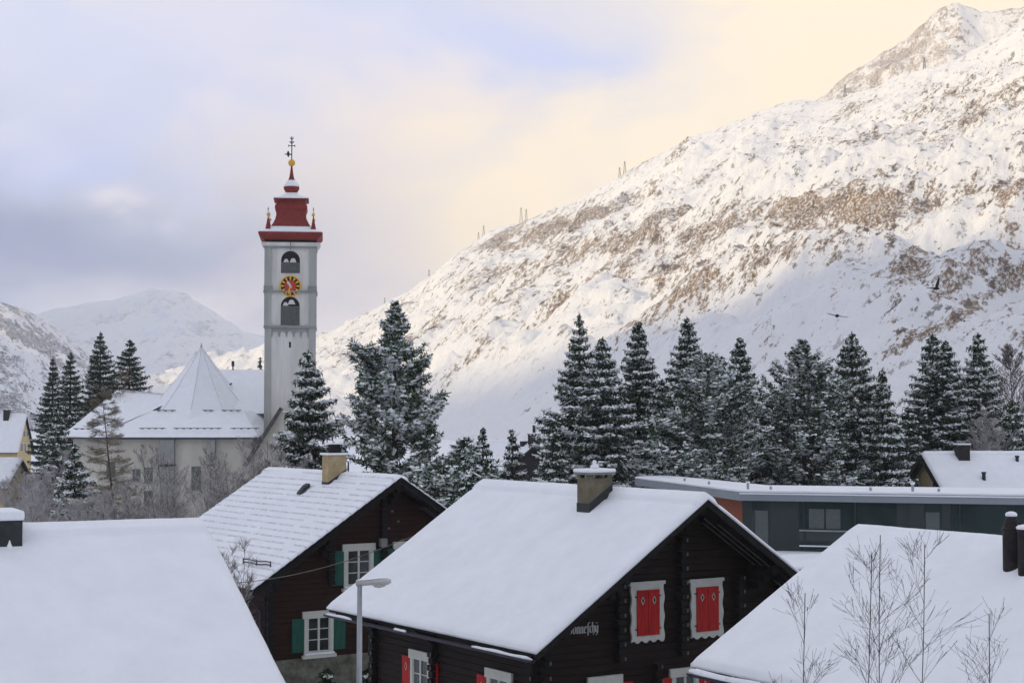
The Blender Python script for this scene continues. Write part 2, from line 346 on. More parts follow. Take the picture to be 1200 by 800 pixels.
# unseen high massif, added off to the left only to shade the far range
cy_ax = np.linspace(600, 3300, 120); cw = np.linspace(-1, 1, 31)
YY_, WW_ = np.meshgrid(cy_ax, cw, indexing='ij')
ht = 1780 * np.clip(np.minimum((YY_ - 600) / 350, (3300 - YY_) / 300), 0, 1)
ZZ_ = ht * (1 - np.abs(WW_)) - 5 + 60 * fbm(YY_ / 300, WW_ * 4, 4) * np.clip(ht / 400, 0, 1) * np.clip((1 - np.abs(WW_)) * 3, 0, 1)
n_, k_ = YY_.shape; idx = np.arange(n_ * k_).reshape(n_, k_)
ob = npmesh('mountain', np.stack([-3350 + WW_ * 1500, YY_, ZZ_], -1).reshape(-1, 3), np.stack([idx[:-1, :-1], idx[1:, :-1], idx[1:, 1:], idx[:-1, 1:]], -1).reshape(-1, 4), None, [SNOWG], smooth=True)
tag(ob, kind='structure')

# ------------------------------------------------------------------ air
hz = MB(); hz.box(-6050, 6050, -3050, 4600, -420, 2150, SNOW)
ho = hz.build('haze'); tag(ho, kind='stuff')
vm = bpy.data.materials.new('haze'); vm.use_nodes = True; nt = vm.node_tree
for n in list(nt.nodes):
    if n.type != 'OUTPUT_MATERIAL': nt.nodes.remove(n)
pv = nt.nodes.new('ShaderNodeVolumePrincipled'); pv.inputs['Color'].default_value = (0.93, 0.945, 0.965, 1); pv.inputs['Density'].default_value = 0.00018; pv.inputs['Anisotropy'].default_value = 0.1
nt.links.new(pv.outputs[0], [n for n in nt.nodes if n.type == 'OUTPUT_MATERIAL'][0].inputs['Volume'])
ho.data.materials.clear(); ho.data.materials.append(vm)

# ------------------------------------------------------------------ sky
w = bpy.data.worlds.new('World'); sc.world = w; w.use_nodes = True; nt = w.node_tree; N = nt.nodes; L = nt.links
bg = N['Background']
st = N.new('ShaderNodeTexSky'); st.sky_type = 'NISHITA'; st.sun_disc = False; st.sun_elevation = SUN_EL; st.sun_rotation = math.atan2(SV[0], SV[1]); st.altitude = 1400
tc = N.new('ShaderNodeTexCoord')
def M_(op, a, b=None, c=None, clamp=False):
    n = N.new('ShaderNodeMath'); n.operation = op; n.use_clamp = clamp
    for i, q in enumerate((a, b, c)):
        if q is None: continue
        if isinstance(q, (int, float)): n.inputs[i].default_value = q
        else: L.new(q, n.inputs[i])
    return n.outputs[0]
def S_(v, a, b, lo=0., hi=1.):
    n = N.new('ShaderNodeMapRange'); n.interpolation_type = 'SMOOTHSTEP'
    for k, q in (('From Min', a), ('From Max', b), ('To Min', lo), ('To Max', hi)): n.inputs[k].default_value = q
    L.new(v, n.inputs['Value']); return n.outputs[0]
def X_(f, a, b):
    n = N.new('ShaderNodeMix'); n.data_type = 'RGBA'
    if isinstance(f, float): n.inputs['Factor'].default_value = f
    else: L.new(f, n.inputs['Factor'])
    for k, q in (('A', a), ('B', b)):
        if isinstance(q, tuple): n.inputs[k].default_value = (*q, 1)
        else: L.new(q, n.inputs[k])
    return n.outputs['Result']
sep = N.new('ShaderNodeSeparateXYZ'); L.new(tc.outputs['Generated'], sep.inputs[0])
az = M_('ARCTAN2', sep.outputs['X'], sep.outputs['Y'])          # 0 ahead, + to the right (radians)
el = M_('ARCSINE', sep.outputs['Z'])
def cloudn(s, d, off, sz=2.2):
    mp = N.new('ShaderNodeMapping'); mp.inputs['Scale'].default_value = (1, 1, sz); mp.inputs['Location'].default_value = off; L.new(tc.outputs['Generated'], mp.inputs['Vector'])
    n = N.new('ShaderNodeTexNoise'); n.inputs['Scale'].default_value = s; n.inputs['Detail'].default_value = d; n.inputs['Roughness'].default_value = .52; n.inputs['Distortion'].default_value = .35
    L.new(mp.outputs[0], n.inputs['Vector']); return n.outputs['Fac']
n1 = cloudn(4.2, 6, (1.3, .2, .4)); n2 = cloudn(9, 7, (4.1, 2.0, 7.7), 1.8)
nm = M_('ADD', M_('MULTIPLY', M_('SUBTRACT', n1, .5), 1.3), M_('MULTIPLY', M_('SUBTRACT', n2, .5), .7))
def gauss(a0, e0, sa, se, wob=.05):
    da = M_('DIVIDE', M_('ADD', M_('SUBTRACT', az, a0), M_('MULTIPLY', nm, wob)), sa); de = M_('DIVIDE', M_('ADD', M_('SUBTRACT', el, e0), M_('MULTIPLY', nm, -wob)), se)
    q = M_('ADD', M_('MULTIPLY', da, da), M_('MULTIPLY', de, de)); return M_('POWER', 2.718, M_('MULTIPLY', q, -1))
def pxaz(x): return math.atan((x - 600) / F)
def pyel(y): return math.atan((488 - y) / F)
blue = N.new('ShaderNodeMix'); blue.data_type = 'RGBA'; blue.blend_type = 'MULTIPLY'; blue.inputs['Factor'].default_value = 1.0
L.new(st.outputs[0], blue.inputs['A']); blue.inputs['B'].default_value = (.11, .11, .11, 1)
lav = (0.455, 0.51, 0.70); grey = (0.15, 0.20, 0.38); cream = (1.0, 0.81, 0.53); pink = (0.72, 0.60, 0.58); skyb = (0.38, 0.48, 0.84)
c = X_(S_(nm, -.14, .18), lav, (0.615, 0.645, 0.755))
c = X_(M_('MULTIPLY', gauss(pxaz(480), pyel(230), .20, .16, .12), .8), c, pink)
warm = M_('MAXIMUM', gauss(pxaz(1150), pyel(60), .34, .22, .16), gauss(pxaz(600), pyel(255), .085, .075, .10))
warm = M_('MAXIMUM', warm, M_('MULTIPLY', gauss(pxaz(800), pyel(140), .13, .10, .12), .95))
c = X_(M_('MINIMUM', M_('MULTIPLY', warm, 1.15), 1.0), c, cream)
c = X_(M_('MULTIPLY', gauss(pxaz(-20), pyel(285), .22, .052, .10), 1.0), c, grey)
c = X_(M_('MULTIPLY', gauss(pxaz(195), pyel(330), .11, .035, .08), .25), c, grey)
c = X_(M_('MULTIPLY', gauss(pxaz(610), pyel(25), .07, .028, .12), .9), c, skyb)
c = X_(M_('MULTIPLY', gauss(pxaz(430), pyel(-10), .12, .05, .12), .75), c, skyb)
c = X_(M_('MULTIPLY', gauss(pxaz(45), pyel(175), .05, .018, .10), .8), c, skyb)
c = X_(M_('MULTIPLY', gauss(pxaz(130), pyel(95), .10, .03, .14), .65), c, skyb)
c = X_(M_('MULTIPLY', gauss(pxaz(0), pyel(165), .03, .012, .08), .3), c, (0.9, 0.82, 0.85))
c = X_(M_('MULTIPLY', gauss(pxaz(110), pyel(218), .018, .008, .08), .5), c, (0.95, 0.84, 0.84))
cover = S_(M_('ADD', nm, M_('MULTIPLY', el, -.30)), -.30, -.05, .55, 1.)
front = S_(sep.outputs['Y'], .2, .8)
cover = M_('MAXIMUM', cover, M_('MULTIPLY', front, .93))
cc = X_(cover, blue.outputs['Result'], c)
L.new(cc, bg.inputs['Color']); bg.inputs['Strength'].default_value = 1.02

# ------------------------------------------------------------------ houses
class House:
    """local frame: x across the gable, y along the ridge away from the near verge, z up; E is the near-left corner of the roof's snow edge"""
    def __init__(s, name, E, th, L, w, h, label, cat='house'):
        s.th, s.L, s.w, s.h = th, L, w, h
        s.d1 = np.array([-math.sin(th), math.cos(th), 0]); s.d2 = np.array([math.cos(th), math.sin(th), 0])
        s.ze = E[2]; s.O = np.array([E[0], E[1], 0]) + w * s.d2
        s.root = empty(name, s.O, th); tag(s.root, label, cat)
    def hit(s, px, py, axis, val):
        r = ray(px, py); c = np.array([0, 0, CZ]) - s.O
        lr = np.array([r @ s.d2, r @ s.d1, r[2]]); lc = np.array([c @ s.d2, c @ s.d1, c[2]])
        t = (val - lc[axis]) / lr[axis]; return lc + t * lr
    def roofhit(s, px, py, side=-1, off=0):
        """where the pixel meets the left (side -1) slope"""
        r = ray(px, py); c = np.array([0, 0, CZ]) - s.O
        lr = np.array([r @ s.d2, r @ s.d1, r[2]]); lc = np.array([c @ s.d2, c @ s.d1, c[2]])
        k = s.h / s.w; # z = ze+h - k*|x|  -> z - side... x negative: z = ze+h + k*x
        sg = -side
        t = (s.ze + s.h + off + sg * k * lc[0] - lc[2]) / (lr[2] - sg * k * lr[0]); return lc + t * lr
    def zr(s, x): return s.ze + s.h * (1 - abs(x) / s.w)

def roof_shell(H, drop, thick, m, name='roof', inset=.05):
    """two boarded slopes under the snow"""
    w, h, L = H.w - inset, H.h, H.L; k = H.h / H.w
    r = MB()
    zt = lambda x: H.zr(x) - drop
    prof = [(-w, zt(w)), (0, zt(0)), (w, zt(w)), (w, zt(w) - thick), (0, zt(0) - thick * 1.15), (-w, zt(w) - thick)]
    r.prism(prof, (0, inset, 0), (1, 0, 0), (0, 0, 1), (0, 1, 0), L - 2 * inset, m)
    return r.build(name, H.root)

def snow_cover(H, parent, t, rows=0.0, ridge=True, seed=0, wob=.02, tilt=0.0, droop=.05, holes=None, ny=None, sawe=0.0):
    """one closed blanket over both slopes; rows > 0 lets the tile courses show"""
    w, h, L = H.w, H.h, H.L; k = h / w
    nx = int(2 * w / (.07 if rows else .12)) + 1; ny = ny or max(8, int(L / .14))
    if rows: nx = int(2 * w / .045) + 1
    xe = np.linspace(-w, w, nx); ex = np.array([.30, .33, .36, .39, .42, w - .01, w - .03, w - .05]); xe = np.unique(np.concatenate([xe, ex, -ex, [-.0]])) if not rows else xe; nx = len(xe); ye = np.linspace(0, L, ny)
    XX, YY = np.meshgrid(xe, ye, indexing='ij')
    def edge(d, r=.06): q = np.clip(d / r, 0, 1); return np.sqrt(np.clip(1 - (1 - q) ** 2, 0, 1))
    e = np.minimum(edge(w - np.abs(XX)), edge(np.minimum(YY, L - YY)))
    base = H.ze + h * (1 - np.abs(XX) / w)
    th = t * (.35 + .65 * e) - t * .5
    zt = base + th + wob * fbm(XX * .55 + seed, YY * .55, 4) * e + .010 * fbm(XX * 3 + seed, YY * 3, 3)
    zt = zt - np.exp(-(XX / .12) ** 2) * .03
    if ridge: zt = zt + .055 * np.clip((.34 - np.abs(XX)) / .03, 0, 1) * e - .03 * np.exp(-((np.abs(XX) - .38) / .045) ** 2)
    if rows:
        f = (np.abs(XX) / rows) % 1.0; zt = zt + .032 * f - .012 + .010 * np.sin(YY / .26 * 2 * math.pi) * np.clip(fbm(XX * .9, YY * .4, 3) * 3 + .4, 0, 1)
    zb = base - t * .5 - .004
    yoff = np.zeros_like(XX); xoff = wob * .8 * fbm(YY * 1.7 + seed, XX * 0 + 3.3, 3) * (np.abs(XX) > w - .01) * np.sign(XX)
    if rows:
        f = (np.abs(XX) / rows) % 1.0; yoff = np.where(YY < .01, -.05 * f + .02, np.where(YY > L - .01, .05 * f - .02, 0))
    else: yoff = np.where(YY < .01, .02 * fbm(XX * 2 + seed, XX * 0, 3), 0)
    top = np.stack([XX + xoff, YY + yoff, zt], -1); bot = np.stack([XX + xoff, YY + yoff, zb], -1)
    n = nx * ny; V = np.concatenate([top.reshape(-1, 3), bot.reshape(-1, 3)]); idx = np.arange(n).reshape(nx, ny)
    q = np.stack([idx[:-1, :-1], idx[1:, :-1], idx[1:, 1:], idx[:-1, 1:]], -1).reshape(-1, 4)
    ring = np.concatenate([idx[:, 0], idx[-1, 1:], idx[-2::-1, -1], idx[0, -2:0:-1]]); r2 = np.roll(ring, -1)
    side = np.stack([ring, ring + n, r2 + n, r2], -1)
    mi_ = None
    if rows:
        fa = ((np.abs(XX) / rows) % 1.0); jump = np.abs(fa[1:, :-1] - fa[:-1, :-1]) > .5
        jump &= fbm(XX[:-1, :-1] * 1.3, YY[:-1, :-1] * .8, 3) > -.22
        mi_ = np.concatenate([jump.reshape(-1).astype(int), np.zeros(len(q) + len(side), int)])
    o = npmesh('snow_cover', V, np.concatenate([q, (q + n)[:, ::-1], side]), mi_, [SNOW, THIN], parent, smooth=not rows)
    return o

def walls(H, so, fo, m, name='wall', back=None, stone=0.0, top=.32):
    ww = H.w - so; y0 = fo; y1 = H.L - (fo if back is None else back); b = MB()
    zt = lambda x: H.zr(x) - top
    z0 = stone
    prof = [(-ww, z0), (ww, z0), (ww, zt(ww)), (0, zt(0)), (-ww, zt(ww))]
    b.prism(prof, (0, y0, 0), (1, 0, 0), (0, 0, 1), (0, 1, 0), y1 - y0, m)
    o = b.build(name, H.root)
    if stone:
        c = MB(); c.box(-ww - .06, ww + .06, y0 - .06, y1 + .06, 0, stone - .003, STONE); c.build('stone_base', H.root)
    return ww, y0, y1

def logends(H, pts, z0, z1f, n, m=WDARK, course=.17, wd=.16, pr=.2, lip=WEDGE):
    """stack of protruding log ends at a wall crossing"""
    for x, y, ztop in pts:
        b = MB(); z = z0; n_ = np.array(n, float); u = np.array([-n_[1], n_[0], 0])
        i = 0
        while z < ztop:
            q = pr * (1.0 if i % 2 == 0 else .82)
            c = np.array([x, y, z + course / 2]) + n_ * (q / 2 + .001)
            b.obox(c, u, n_, wd, q, course * .84, m)
            c2 = c + n_ * (q / 2 + .004) + u * (wd * .36)
            if i % 2 == 0: b.obox(c2, u, n_, wd * .2, .008, course * .5, lip)
            z += course; i += 1
        b.build('log_crossing', H.root)

def window(H, o, u, n, w, h, sash=(2, 3), shutters=None, shm=None, scal=False, sill=True, snow=True, lintel=.10, cut=None, label=None):
    """o: centre of the opening's face on the wall, w/h: outer size of the casing"""
    o, u, n = np.array(o, float), np.array(u, float), np.array(n, float); z = np.array([0, 0, 1.])
    fw = min(.13, w * .13) if not scal else .15
    P = lambda a, b, d: o + u * a + z * b + n * d
    f = MB()
    def bar(a, b, su, sz, d=.05, dn=None, m=WHITE, mb=f):
        mb.obox(P(a, b, d / 2 if dn is None else dn), u, n, su, d, sz, m)
    iw = w - 2 * fw; ih = h - 2 * fw
    if scal:      # carved casing, wavy outline
        out = []; ns = 40
        for i in range(ns): t = i / ns; out.append((-w / 2 + w * t, -h / 2 + .03 * math.sin(t * 2 * math.pi * 4)))
        for i in range(ns): t = i / ns; out.append((w / 2 + .018 * math.sin(t * 2 * math.pi * 3), -h / 2 + h * t))
        out += [(w / 2 + .05, h / 2 - .03), (w / 2 + .05, h / 2 + .05), (-w / 2 - .05, h / 2 + .05), (-w / 2 - .05, h / 2 - .03)]
        for i in range(ns): t = i / ns; out.append((-w / 2 - .018 * math.sin(t * 2 * math.pi * 3), h / 2 - .03 - (h - .03) * t))
        f.prism(out, o, u, z, n, .05, WHITE)
    else:
        bar(0, h / 2 + lintel / 2 - fw / 2, w + .12, fw + lintel, .07)
        bar(-w / 2 + fw / 2, -fw / 2, fw, h - fw); bar(w / 2 - fw / 2, -fw / 2, fw, h - fw)
        bar(0, -h / 2 + fw / 2 - .004, w - 2 * fw - .002, fw, .05)
        # sash bars
        cx, cy = sash
        bar(0, 0, .07, ih, .035)
        for sx_ in (-1, 1):
            bar(sx_ * (iw / 2 - .02), 0, .036, ih, .03)
            for j in range(1, cy): bar(sx_ * (iw / 4), -ih / 2 + ih * j / cy, iw / 2 - .085, .028, .028)
    fo = f.build('window', H.root)
    if label: fo['label'] = label
    if not scal:
        for sx_ in (-1, 1):
            g_ = MB(); bar(sx_ * iw / 4, 0, iw / 2 - .02, ih, .006, .008, GLASS, g_); g_.build('pane', fo)
    if sill:
        s = MB(); bar(0, -h / 2 - .05, w + .14, .10, .14, .07, WHITE, s)
        for i in range(5): bar((i - 2) * (w / 5), -h / 2 - .12 - .012 * (i % 2), w / 6, .045, .03, .02, WHITE, s)
        s.build('sill', fo)
        if snow: 
            s2 = MB(); bar(0, -h / 2 + .035, w + .02, .06, .10, .10, SNOW, s2); s2.build('snow_cover', fo, bevel=.02)
    if shutters:
        for sd, kind in shutters:
            s = MB(); sw = iw / 2 + .03 if kind != 'closed' else iw / 2 - .008
            a = sd * (iw / 4) if kind == 'closed' else sd * (w / 2 + sw / 2 + .01)
            hh = ih + .04 if kind == 'open' else ih
            dn = .062 if kind == 'closed' else .04
            for j in range(4): bar(a + (j - 1.5) * sw / 4, 0, sw / 4 - .006, hh, .03, dn, shm, s)
            bar(a, hh / 2 - .12, sw - .03, .07, .012, dn + .022, shm, s); bar(a, -hh / 2 + .12, sw - .03, .07, .012, dn + .022, shm, s)
            if shm is RED:   # diamond openings with pale rims
                for (r_, m_, dd) in ((.075, WHITE, .018), (.05, BLACK, .021)):
                    s.prism([(0, -r_ * 1.35), (r_ * .75, 0), (0, r_ * 1.35), (-r_ * .75, 0)], P(a, hh * .27, dn + dd), u, z, n, .004, m_)
            if kind == 'closed':
                for q in (-1, 1): bar(sd * (iw / 2 + .01), q * (hh / 2 - .15), .08, .03, .01, .056, BLACK, s)
            s.build('shutter', fo)
    return fo

def gutter(H, y0, y1, side=-1, z=None, r=.075, snow=True, m=GUT, xo=.05):
    b = MB(); x = side * (H.w + xo); z = (H.ze - .30) if z is None else z
    a = [(r * math.cos(t), r * math.sin(t)) for t in np.linspace(math.pi, 2 * math.pi, 9)] + [(r * .86 * math.cos(t), r * .86 * math.sin(t)) for t in np.linspace(2 * math.pi, math.pi, 9)]
    b.prism(a, (x, y0, z), (1, 0, 0), (0, 0, 1), (0, 1, 0), y1 - y0, m)
    o = b.build('gutter', H.root)
    return o, x, z

# ---- the chalet with red shutters
H2 = House('chalet', at(628.5, 762.5, 36), .5835, 10.15, 4.97, 3.27, 'dark brown timber chalet with red shutters and a smooth snow roof', 'chalet')
rf = roof_shell(H2, .07, .11, WDARK); snow_cover(H2, rf, .14, seed=1, wob=.02)
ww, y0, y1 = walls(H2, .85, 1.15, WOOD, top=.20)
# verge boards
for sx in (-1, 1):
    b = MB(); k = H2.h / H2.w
    b.beam((sx * (H2.w - .02), .07, H2.zr(H2.w) - .165), (sx * .0, .07, H2.zr(0) - .165), .06, .15, WDARK, up=(0, 0, 1)); b.build('verge_board', H2.root)
# rafters and pale battens under the front overhang, and purlin ends
for sx in (-1, 1):
    for j, yy in enumerate((.32, .58, .86)):
        b = MB(); x0, x1 = (.55, 4.6) if j != 1 else (.35, 4.75)
        b.beam((sx * x0, yy, H2.zr(x0) - .27), (sx * x1, yy, H2.zr(x1) - .27), .07, .12, WDARK)
        b.beam((sx * x0, yy, H2.zr(x0) - .342), (sx * (x1 * .52), yy, H2.zr(x1 * .52) - .342), .03, .018, WEDGE)
        b.beam((sx * (x1 * .62), yy, H2.zr(x1 * .62) - .342), (sx * x1, yy, H2.zr(x1) - .342), .03, .018, WEDGE)
        b.build('rafter', H2.root)
for x in (0, -2.3, 2.3, -(ww - .1), ww - .1):
    b = MB()
    for q, l in ((0, .12), (.2, .32), (.4, .55)): b.box(x - .09, x + .09, .18 + l if q else .18, y0 + .02, H2.zr(x) - .47 - q, H2.zr(x) - .29 - q + .012, WDARK)
    b.build('purlin', H2.root)
def gx(H, px, py, y): p = H.hit(px, py, 1, y); return p
pts = [(gx(H2, 797, 680, y0)[0], H2.zr(0) - 1.1), (gx(H2, 724, 720, y0)[0], None), (gx(H2, 864, 690, y0)[0], None)]
zb_ = H2.hit(797, 768, 1, y0)[2]
xc = pts[0][0]
logends(H2, [(xc, y0, H2.zr(xc) - 1.0)], zb_, None, (0, -1, 0), wd=.2)
for x in (pts[1][0], pts[2][0]): logends(H2, [(x, y0, H2.zr(x) - .9)], H2.hit(724, 775, 1, y0)[2], None, (0, -1, 0), wd=.2)
xm = gx(H2, 768, 790, y0)[0]
logends(H2, [(xm, y0, zb_ - .1)], .6, None, (0, -1, 0), wd=.16)
for x in (-ww + .12, ww - .12): logends(H2, [(x, y0, H2.zr(x) - .55)], .6, None, (0, -1, 0), wd=.2)
logends(H2, [(-ww, y0 + .12, H2.zr(ww) - .5), (-ww, y0 + 4.6, H2.zr(ww) - .5), (-ww, y1 - .12, H2.zr(ww) - .5)], .6, None, (-1, 0, 0), wd=.2)
def win_px(H, x0, yt, x1, yb, axis, val, **k):
    a = H.hit(x0, yt, axis, val); b_ = H.hit(x1, yb, axis, val); a2 = H.hit(x1, yt, axis, val); c = (a + b_) / 2; c[axis] = val
    if axis == 1: u, n = (1, 0, 0), (0, -1, 0); wd = abs(b_[0] - a[0])
    else: u, n = (0, -1, 0), (-1, 0, 0); wd = abs(b_[1] - a[1])
    ht = k.pop('ht', None)
    if ht: zt = a[2]; c[2] = zt - ht / 2
    else: ht = abs(a[2] - b_[2])
    return window(H, c, u, n, wd, ht, **k)
for q in ((738.5, 684.5, 777, 749), (808.5, 681, 846, 744)):
    win_px(H2, *q, 1, y0, shutters=[(-1, 'closed'), (1, 'closed')], shm=RED, scal=True, sill=False, label='attic window closed with red shutters' if q[0] < 800 else None)
win_px(H2, 690, 798, 726, 860, 1, y0, ht=1.35, shutters=[(-1, 'open'), (1, 'open')], shm=RED)
win_px(H2, 786, 788, 818, 860, 1, y0, ht=1.35, shutters=[(-1, 'open'), (1, 'open')], shm=RED)
win_px(H2, 482.5, 764, 505, 860, 0, -ww, ht=1.35, shutters=[(-1, 'open'), (1, 'open')], shm=RED)
win_px(H2, 572, 786, 600, 860, 0, -ww, ht=1.35, shutters=[(-1, 'open'), (1, 'open')], shm=RED)
# brackets below the left eave
for yy in (y0 + .12, y0 + 4.6, y1 - .12):
    b = MB(); b.prism([(0, 0), (-.75, .52), (-.75, .66), (0, .66)], (-ww - .002, yy - .09, H2.zr(ww) - 1.22), (1, 0, 0), (0, 0, 1), (0, 1, 0), .18, WDARK); b.build('bracket', H2.root)
go, gx_, gz_ = gutter(H2, .05, 10.1, z=H2.ze - .20)
for (a0, a1) in ((.1, 2.6), (5.7, 6.3), (8.6, 10.05)):
    b = MB(); b.tube([(gx_, t, gz_ + .0 + .010 * math.sin(t * 5)) for t in np.linspace(a0, a1, 12)], [.02] + [.05] * 10 + [.02], SNOW, 8)
    b.build('snow_cover', go, smooth=True)
# chimney: plastered stack on the left slope
def chimney(H, c, hx, hy, zt, zs, m, cap=True, capsnow=.10, flash=None, slab=.22):
    """c: centre in local x,y; hx/hy half sizes; zt top; zs bottom"""
    b = MB(); b.box(c[0] - hx, c[0] + hx, c[1] - hy, c[1] + hy, zs, zt, m); ch = b.build('chimney', H.root)
    zr_ = H.zr(max(abs(c[0] - hx), abs(c[0] + hx)) if flash else 0)
    if flash:
        k = H.h / H.w; f = MB(); a, b_ = c[0] - hx - .012, c[0] + hx + .012
        f.prism([(a, H.zr(a) - .4), (b_, H.zr(b_) - .4), (b_, H.zr(b_) + flash), (a, H.zr(a) + flash)], (0, c[1] - hy - .012, 0), (1, 0, 0), (0, 0, 1), (0, 1, 0), 2 * hy + .024, LEAD); f.build('flashing', ch)
    if cap:
        b = MB()
        for sx in (-1, 1):
            for sy in (-1, 1): b.box(c[0] + sx * hx - .07 * (sx + 1), c[0] + sx * hx - .07 * (sx - 1), c[1] + sy * hy - .07 * (sy + 1), c[1] + sy * hy - .07 * (sy - 1), zt, zt + .09, m)
        b.box(c[0] - hx - .07, c[0] + hx + .07, c[1] - hy - .07, c[1] + hy + .07, zt + .09, zt + .14, CONC); b.build('chimney_cap', ch)
        zt += .14
    s = MB(); e = .085 if cap else .03
    s.box(c[0] - hx - e, c[0] + hx + e, c[1] - hy - e, c[1] + hy + e, zt + .002, zt + capsnow, SNOW); so_ = s.build('snow_cover', ch, bevel=min(.04, capsnow * .45))
    return ch
k2 = H2.h / H2.w
p = H2.roofhit(693, 600)
# stack's front-left corner stands where the pixel ray meets the slope
cx_, cy_ = p[0] + .25, p[1] + .05
ch = chimney(H2, (cx_, cy_ + .15), .36, .26, H2.roofhit(693, 600)[2] + .86, H2.zr(cx_ - .36) - .3, CHIM, flash=.30)
b = MB(); b.lathe([(.12, 0), (.10, .07), (.05, .1), (.055, .17), (.03, .2)], (cx_, cy_ + .15, H2.roofhit(693, 600)[2] + .86 + .25), SNOW, 10); b.build('finial', ch, smooth=True)

# blackletter house name, broad-pen strokes on a thin board-less plate of letters
def blackletter(H, p0, p1, y, m):
    """strokes drawn with a pen held at 45 degrees; visible name runs from p0 to p1 (x,z in the gable plane)"""
    G = {'S': [[(.75, 1.35), (.2, 1.45), (.1, 1.05), (.7, .65), (.65, .1), (.1, .0)], [(.05, 1.0), (.05, .2)]],
         'o': [[(.1, .85), (.1, .15), (.3, 0)], [(.3, 1.0), (.52, .82), (.52, .12), (.3, 0)], [(.1, .85), (.3, 1.0)]],
         'n': [[(.02, .85), (.12, .95), (.12, .08), (.2, 0)], [(.12, .75), (.38, 1.0), (.48, .85), (.48, .08), (.58, 0)]],
         'e': [[(.1, .85), (.1, .15), (.3, 0), (.52, .12)], [(.1, .85), (.32, 1.0), (.5, .72), (.14, .45)]],
         's': [[(.2, -.35), (.2, 1.25), (.36, 1.5), (.55, 1.4)], [(.08, .9), (.34, .9)]],
         'c': [[(.1, .85), (.1, .15), (.3, 0), (.42, .1)], [(.1, .85), (.3, 1.0), (.44, .88)]],
         'h': [[(.12, 1.5), (.12, 0)], [(.12, .75), (.36, 1.0), (.46, .8), (.46, .05), (.26, -.32)]],
         'y': [[(.08, .95), (.12, .15), (.3, 0)], [(.46, .98), (.46, .0), (.28, -.35), (.1, -.35)], [(.16, 1.3), (.2, 1.38)], [(.4, 1.3), (.44, 1.38)]]}
    adv = {'S': .9, 'o': .68, 'n': .68, 'e': .6, 's': .46, 'c': .46, 'h': .62, 'y': .6}
    word = 'Sonneschy'; tot = sum(adv[c] for c in word)
    sx = (p1[0] - p0[0]) / tot; sz = sx * 1.05
    b = MB(); x = p0[0]
    for c in word:
        for st_ in G[c]:
            for (a, d) in zip(st_[:-1], st_[1:]):
                q = .085 * sx * 1.5
                A = (x + a[0] * sx, p0[1] + a[1] * sz); D = (x + d[0] * sx, p0[1] + d[1] * sz)
                h_ = (q * .8, q * .8)
                pl = [(A[0] - h_[0], A[1] - h_[1] * .5), (A[0] + h_[0], A[1] + h_[1] * .5), (D[0] + h_[0], D[1] + h_[1] * .5), (D[0] - h_[0], D[1] - h_[1] * .5)]
                b.prism(pl, (0, y - .012, 0), (1, 0, 0), (0, 0, 1), (0, 1, 0), .008 + .0003 * (len(b.f) % 7), m)
        x += adv[c] * sx
    return b.build('house_name', H.root)
a_ = H2.hit(665.5, 743, 1, y0 - .002); b__ = H2.hit(701, 741, 1, y0 - .002)
blackletter(H2, (a_[0], a_[2]), (b__[0], b__[2]), y0 - .002, mat('name_paint', (.42, .42, .40), .7))

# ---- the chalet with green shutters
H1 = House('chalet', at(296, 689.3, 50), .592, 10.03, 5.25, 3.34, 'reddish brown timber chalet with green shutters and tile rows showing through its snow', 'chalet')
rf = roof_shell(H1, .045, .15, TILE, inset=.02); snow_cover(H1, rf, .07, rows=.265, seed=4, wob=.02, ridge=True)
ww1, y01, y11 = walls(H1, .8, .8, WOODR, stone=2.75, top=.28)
for sx in (-1, 1):
    b = MB(); b.beam((sx * (H1.w - .02), .05, H1.zr(H1.w) - .17), (0, .05, H1.zr(0) - .17), .06, .2, WDARK); b.build('verge_board', H1.root)
    for yy in (.3, .55):
        b = MB(); b.beam((sx * 1.0, yy, H1.zr(1) - .36), (sx * 4.9, yy, H1.zr(4.9) - .36), .06, .1, WDARK); b.beam((sx * 1.0, yy, H1.zr(1) - .42), (sx * 4.7, yy, H1.zr(4.7) - .42), .025, .014, WEDGE); b.build('rafter', H1.root)
for x in (0, -2.5, 2.5, -ww1 + .1, ww1 - .1):
    b = MB()
    for q, l in ((0, .0), (.2, .2), (.4, .4)): b.box(x - .09, x + .09, .12 + l, y01 + .02, H1.zr(x) - .55 - q, H1.zr(x) - .37 - q + .012, WDARK)
    b.build('purlin', H1.root)
for px, zq in ((387, 5.0), (449, 2.8)):
    x = H1.hit(px, 640, 1, y01)[0]; logends(H1, [(x, y01, H1.zr(x) - .6)], zq, None, (0, -1, 0), wd=.22, lip=WDARK, pr=.16)
for x in (-ww1 + .12, ww1 - .12): logends(H1, [(x, y01, H1.zr(x) - .5)], 2.8, None, (0, -1, 0), wd=.2, lip=WDARK)
win_px(H1, 402.5, 641, 437, 690, 1, y01, ht=1.32, shutters=[(-1, 'open'), (1, 'open')], shm=GREEN)
win_px(H1, 356, 720, 390, 768, 1, y01, ht=1.28, shutters=[(-1, 'open'), (1, 'open')], shm=GREEN)
win_px(H1, 462, 638, 497, 690, 1, y01, ht=1.32, shutters=[(-1, 'open'), (1, 'open')], shm=GREEN)
win_px(H1, 444, 738, 475, 790, 1, y01, ht=1.0, shutters=[(-1, 'open'), (1, 'open')], shm=GREEN)
p = H1.hit(444.5, 635, 1, y01); b = MB(); b.box(p[0] - .12, p[0] + .12, y01 - .35, y01 - .17, p[2] - .14, p[2] + .14, CONC); b.build('wall_lamp', H1.root, bevel=.02)
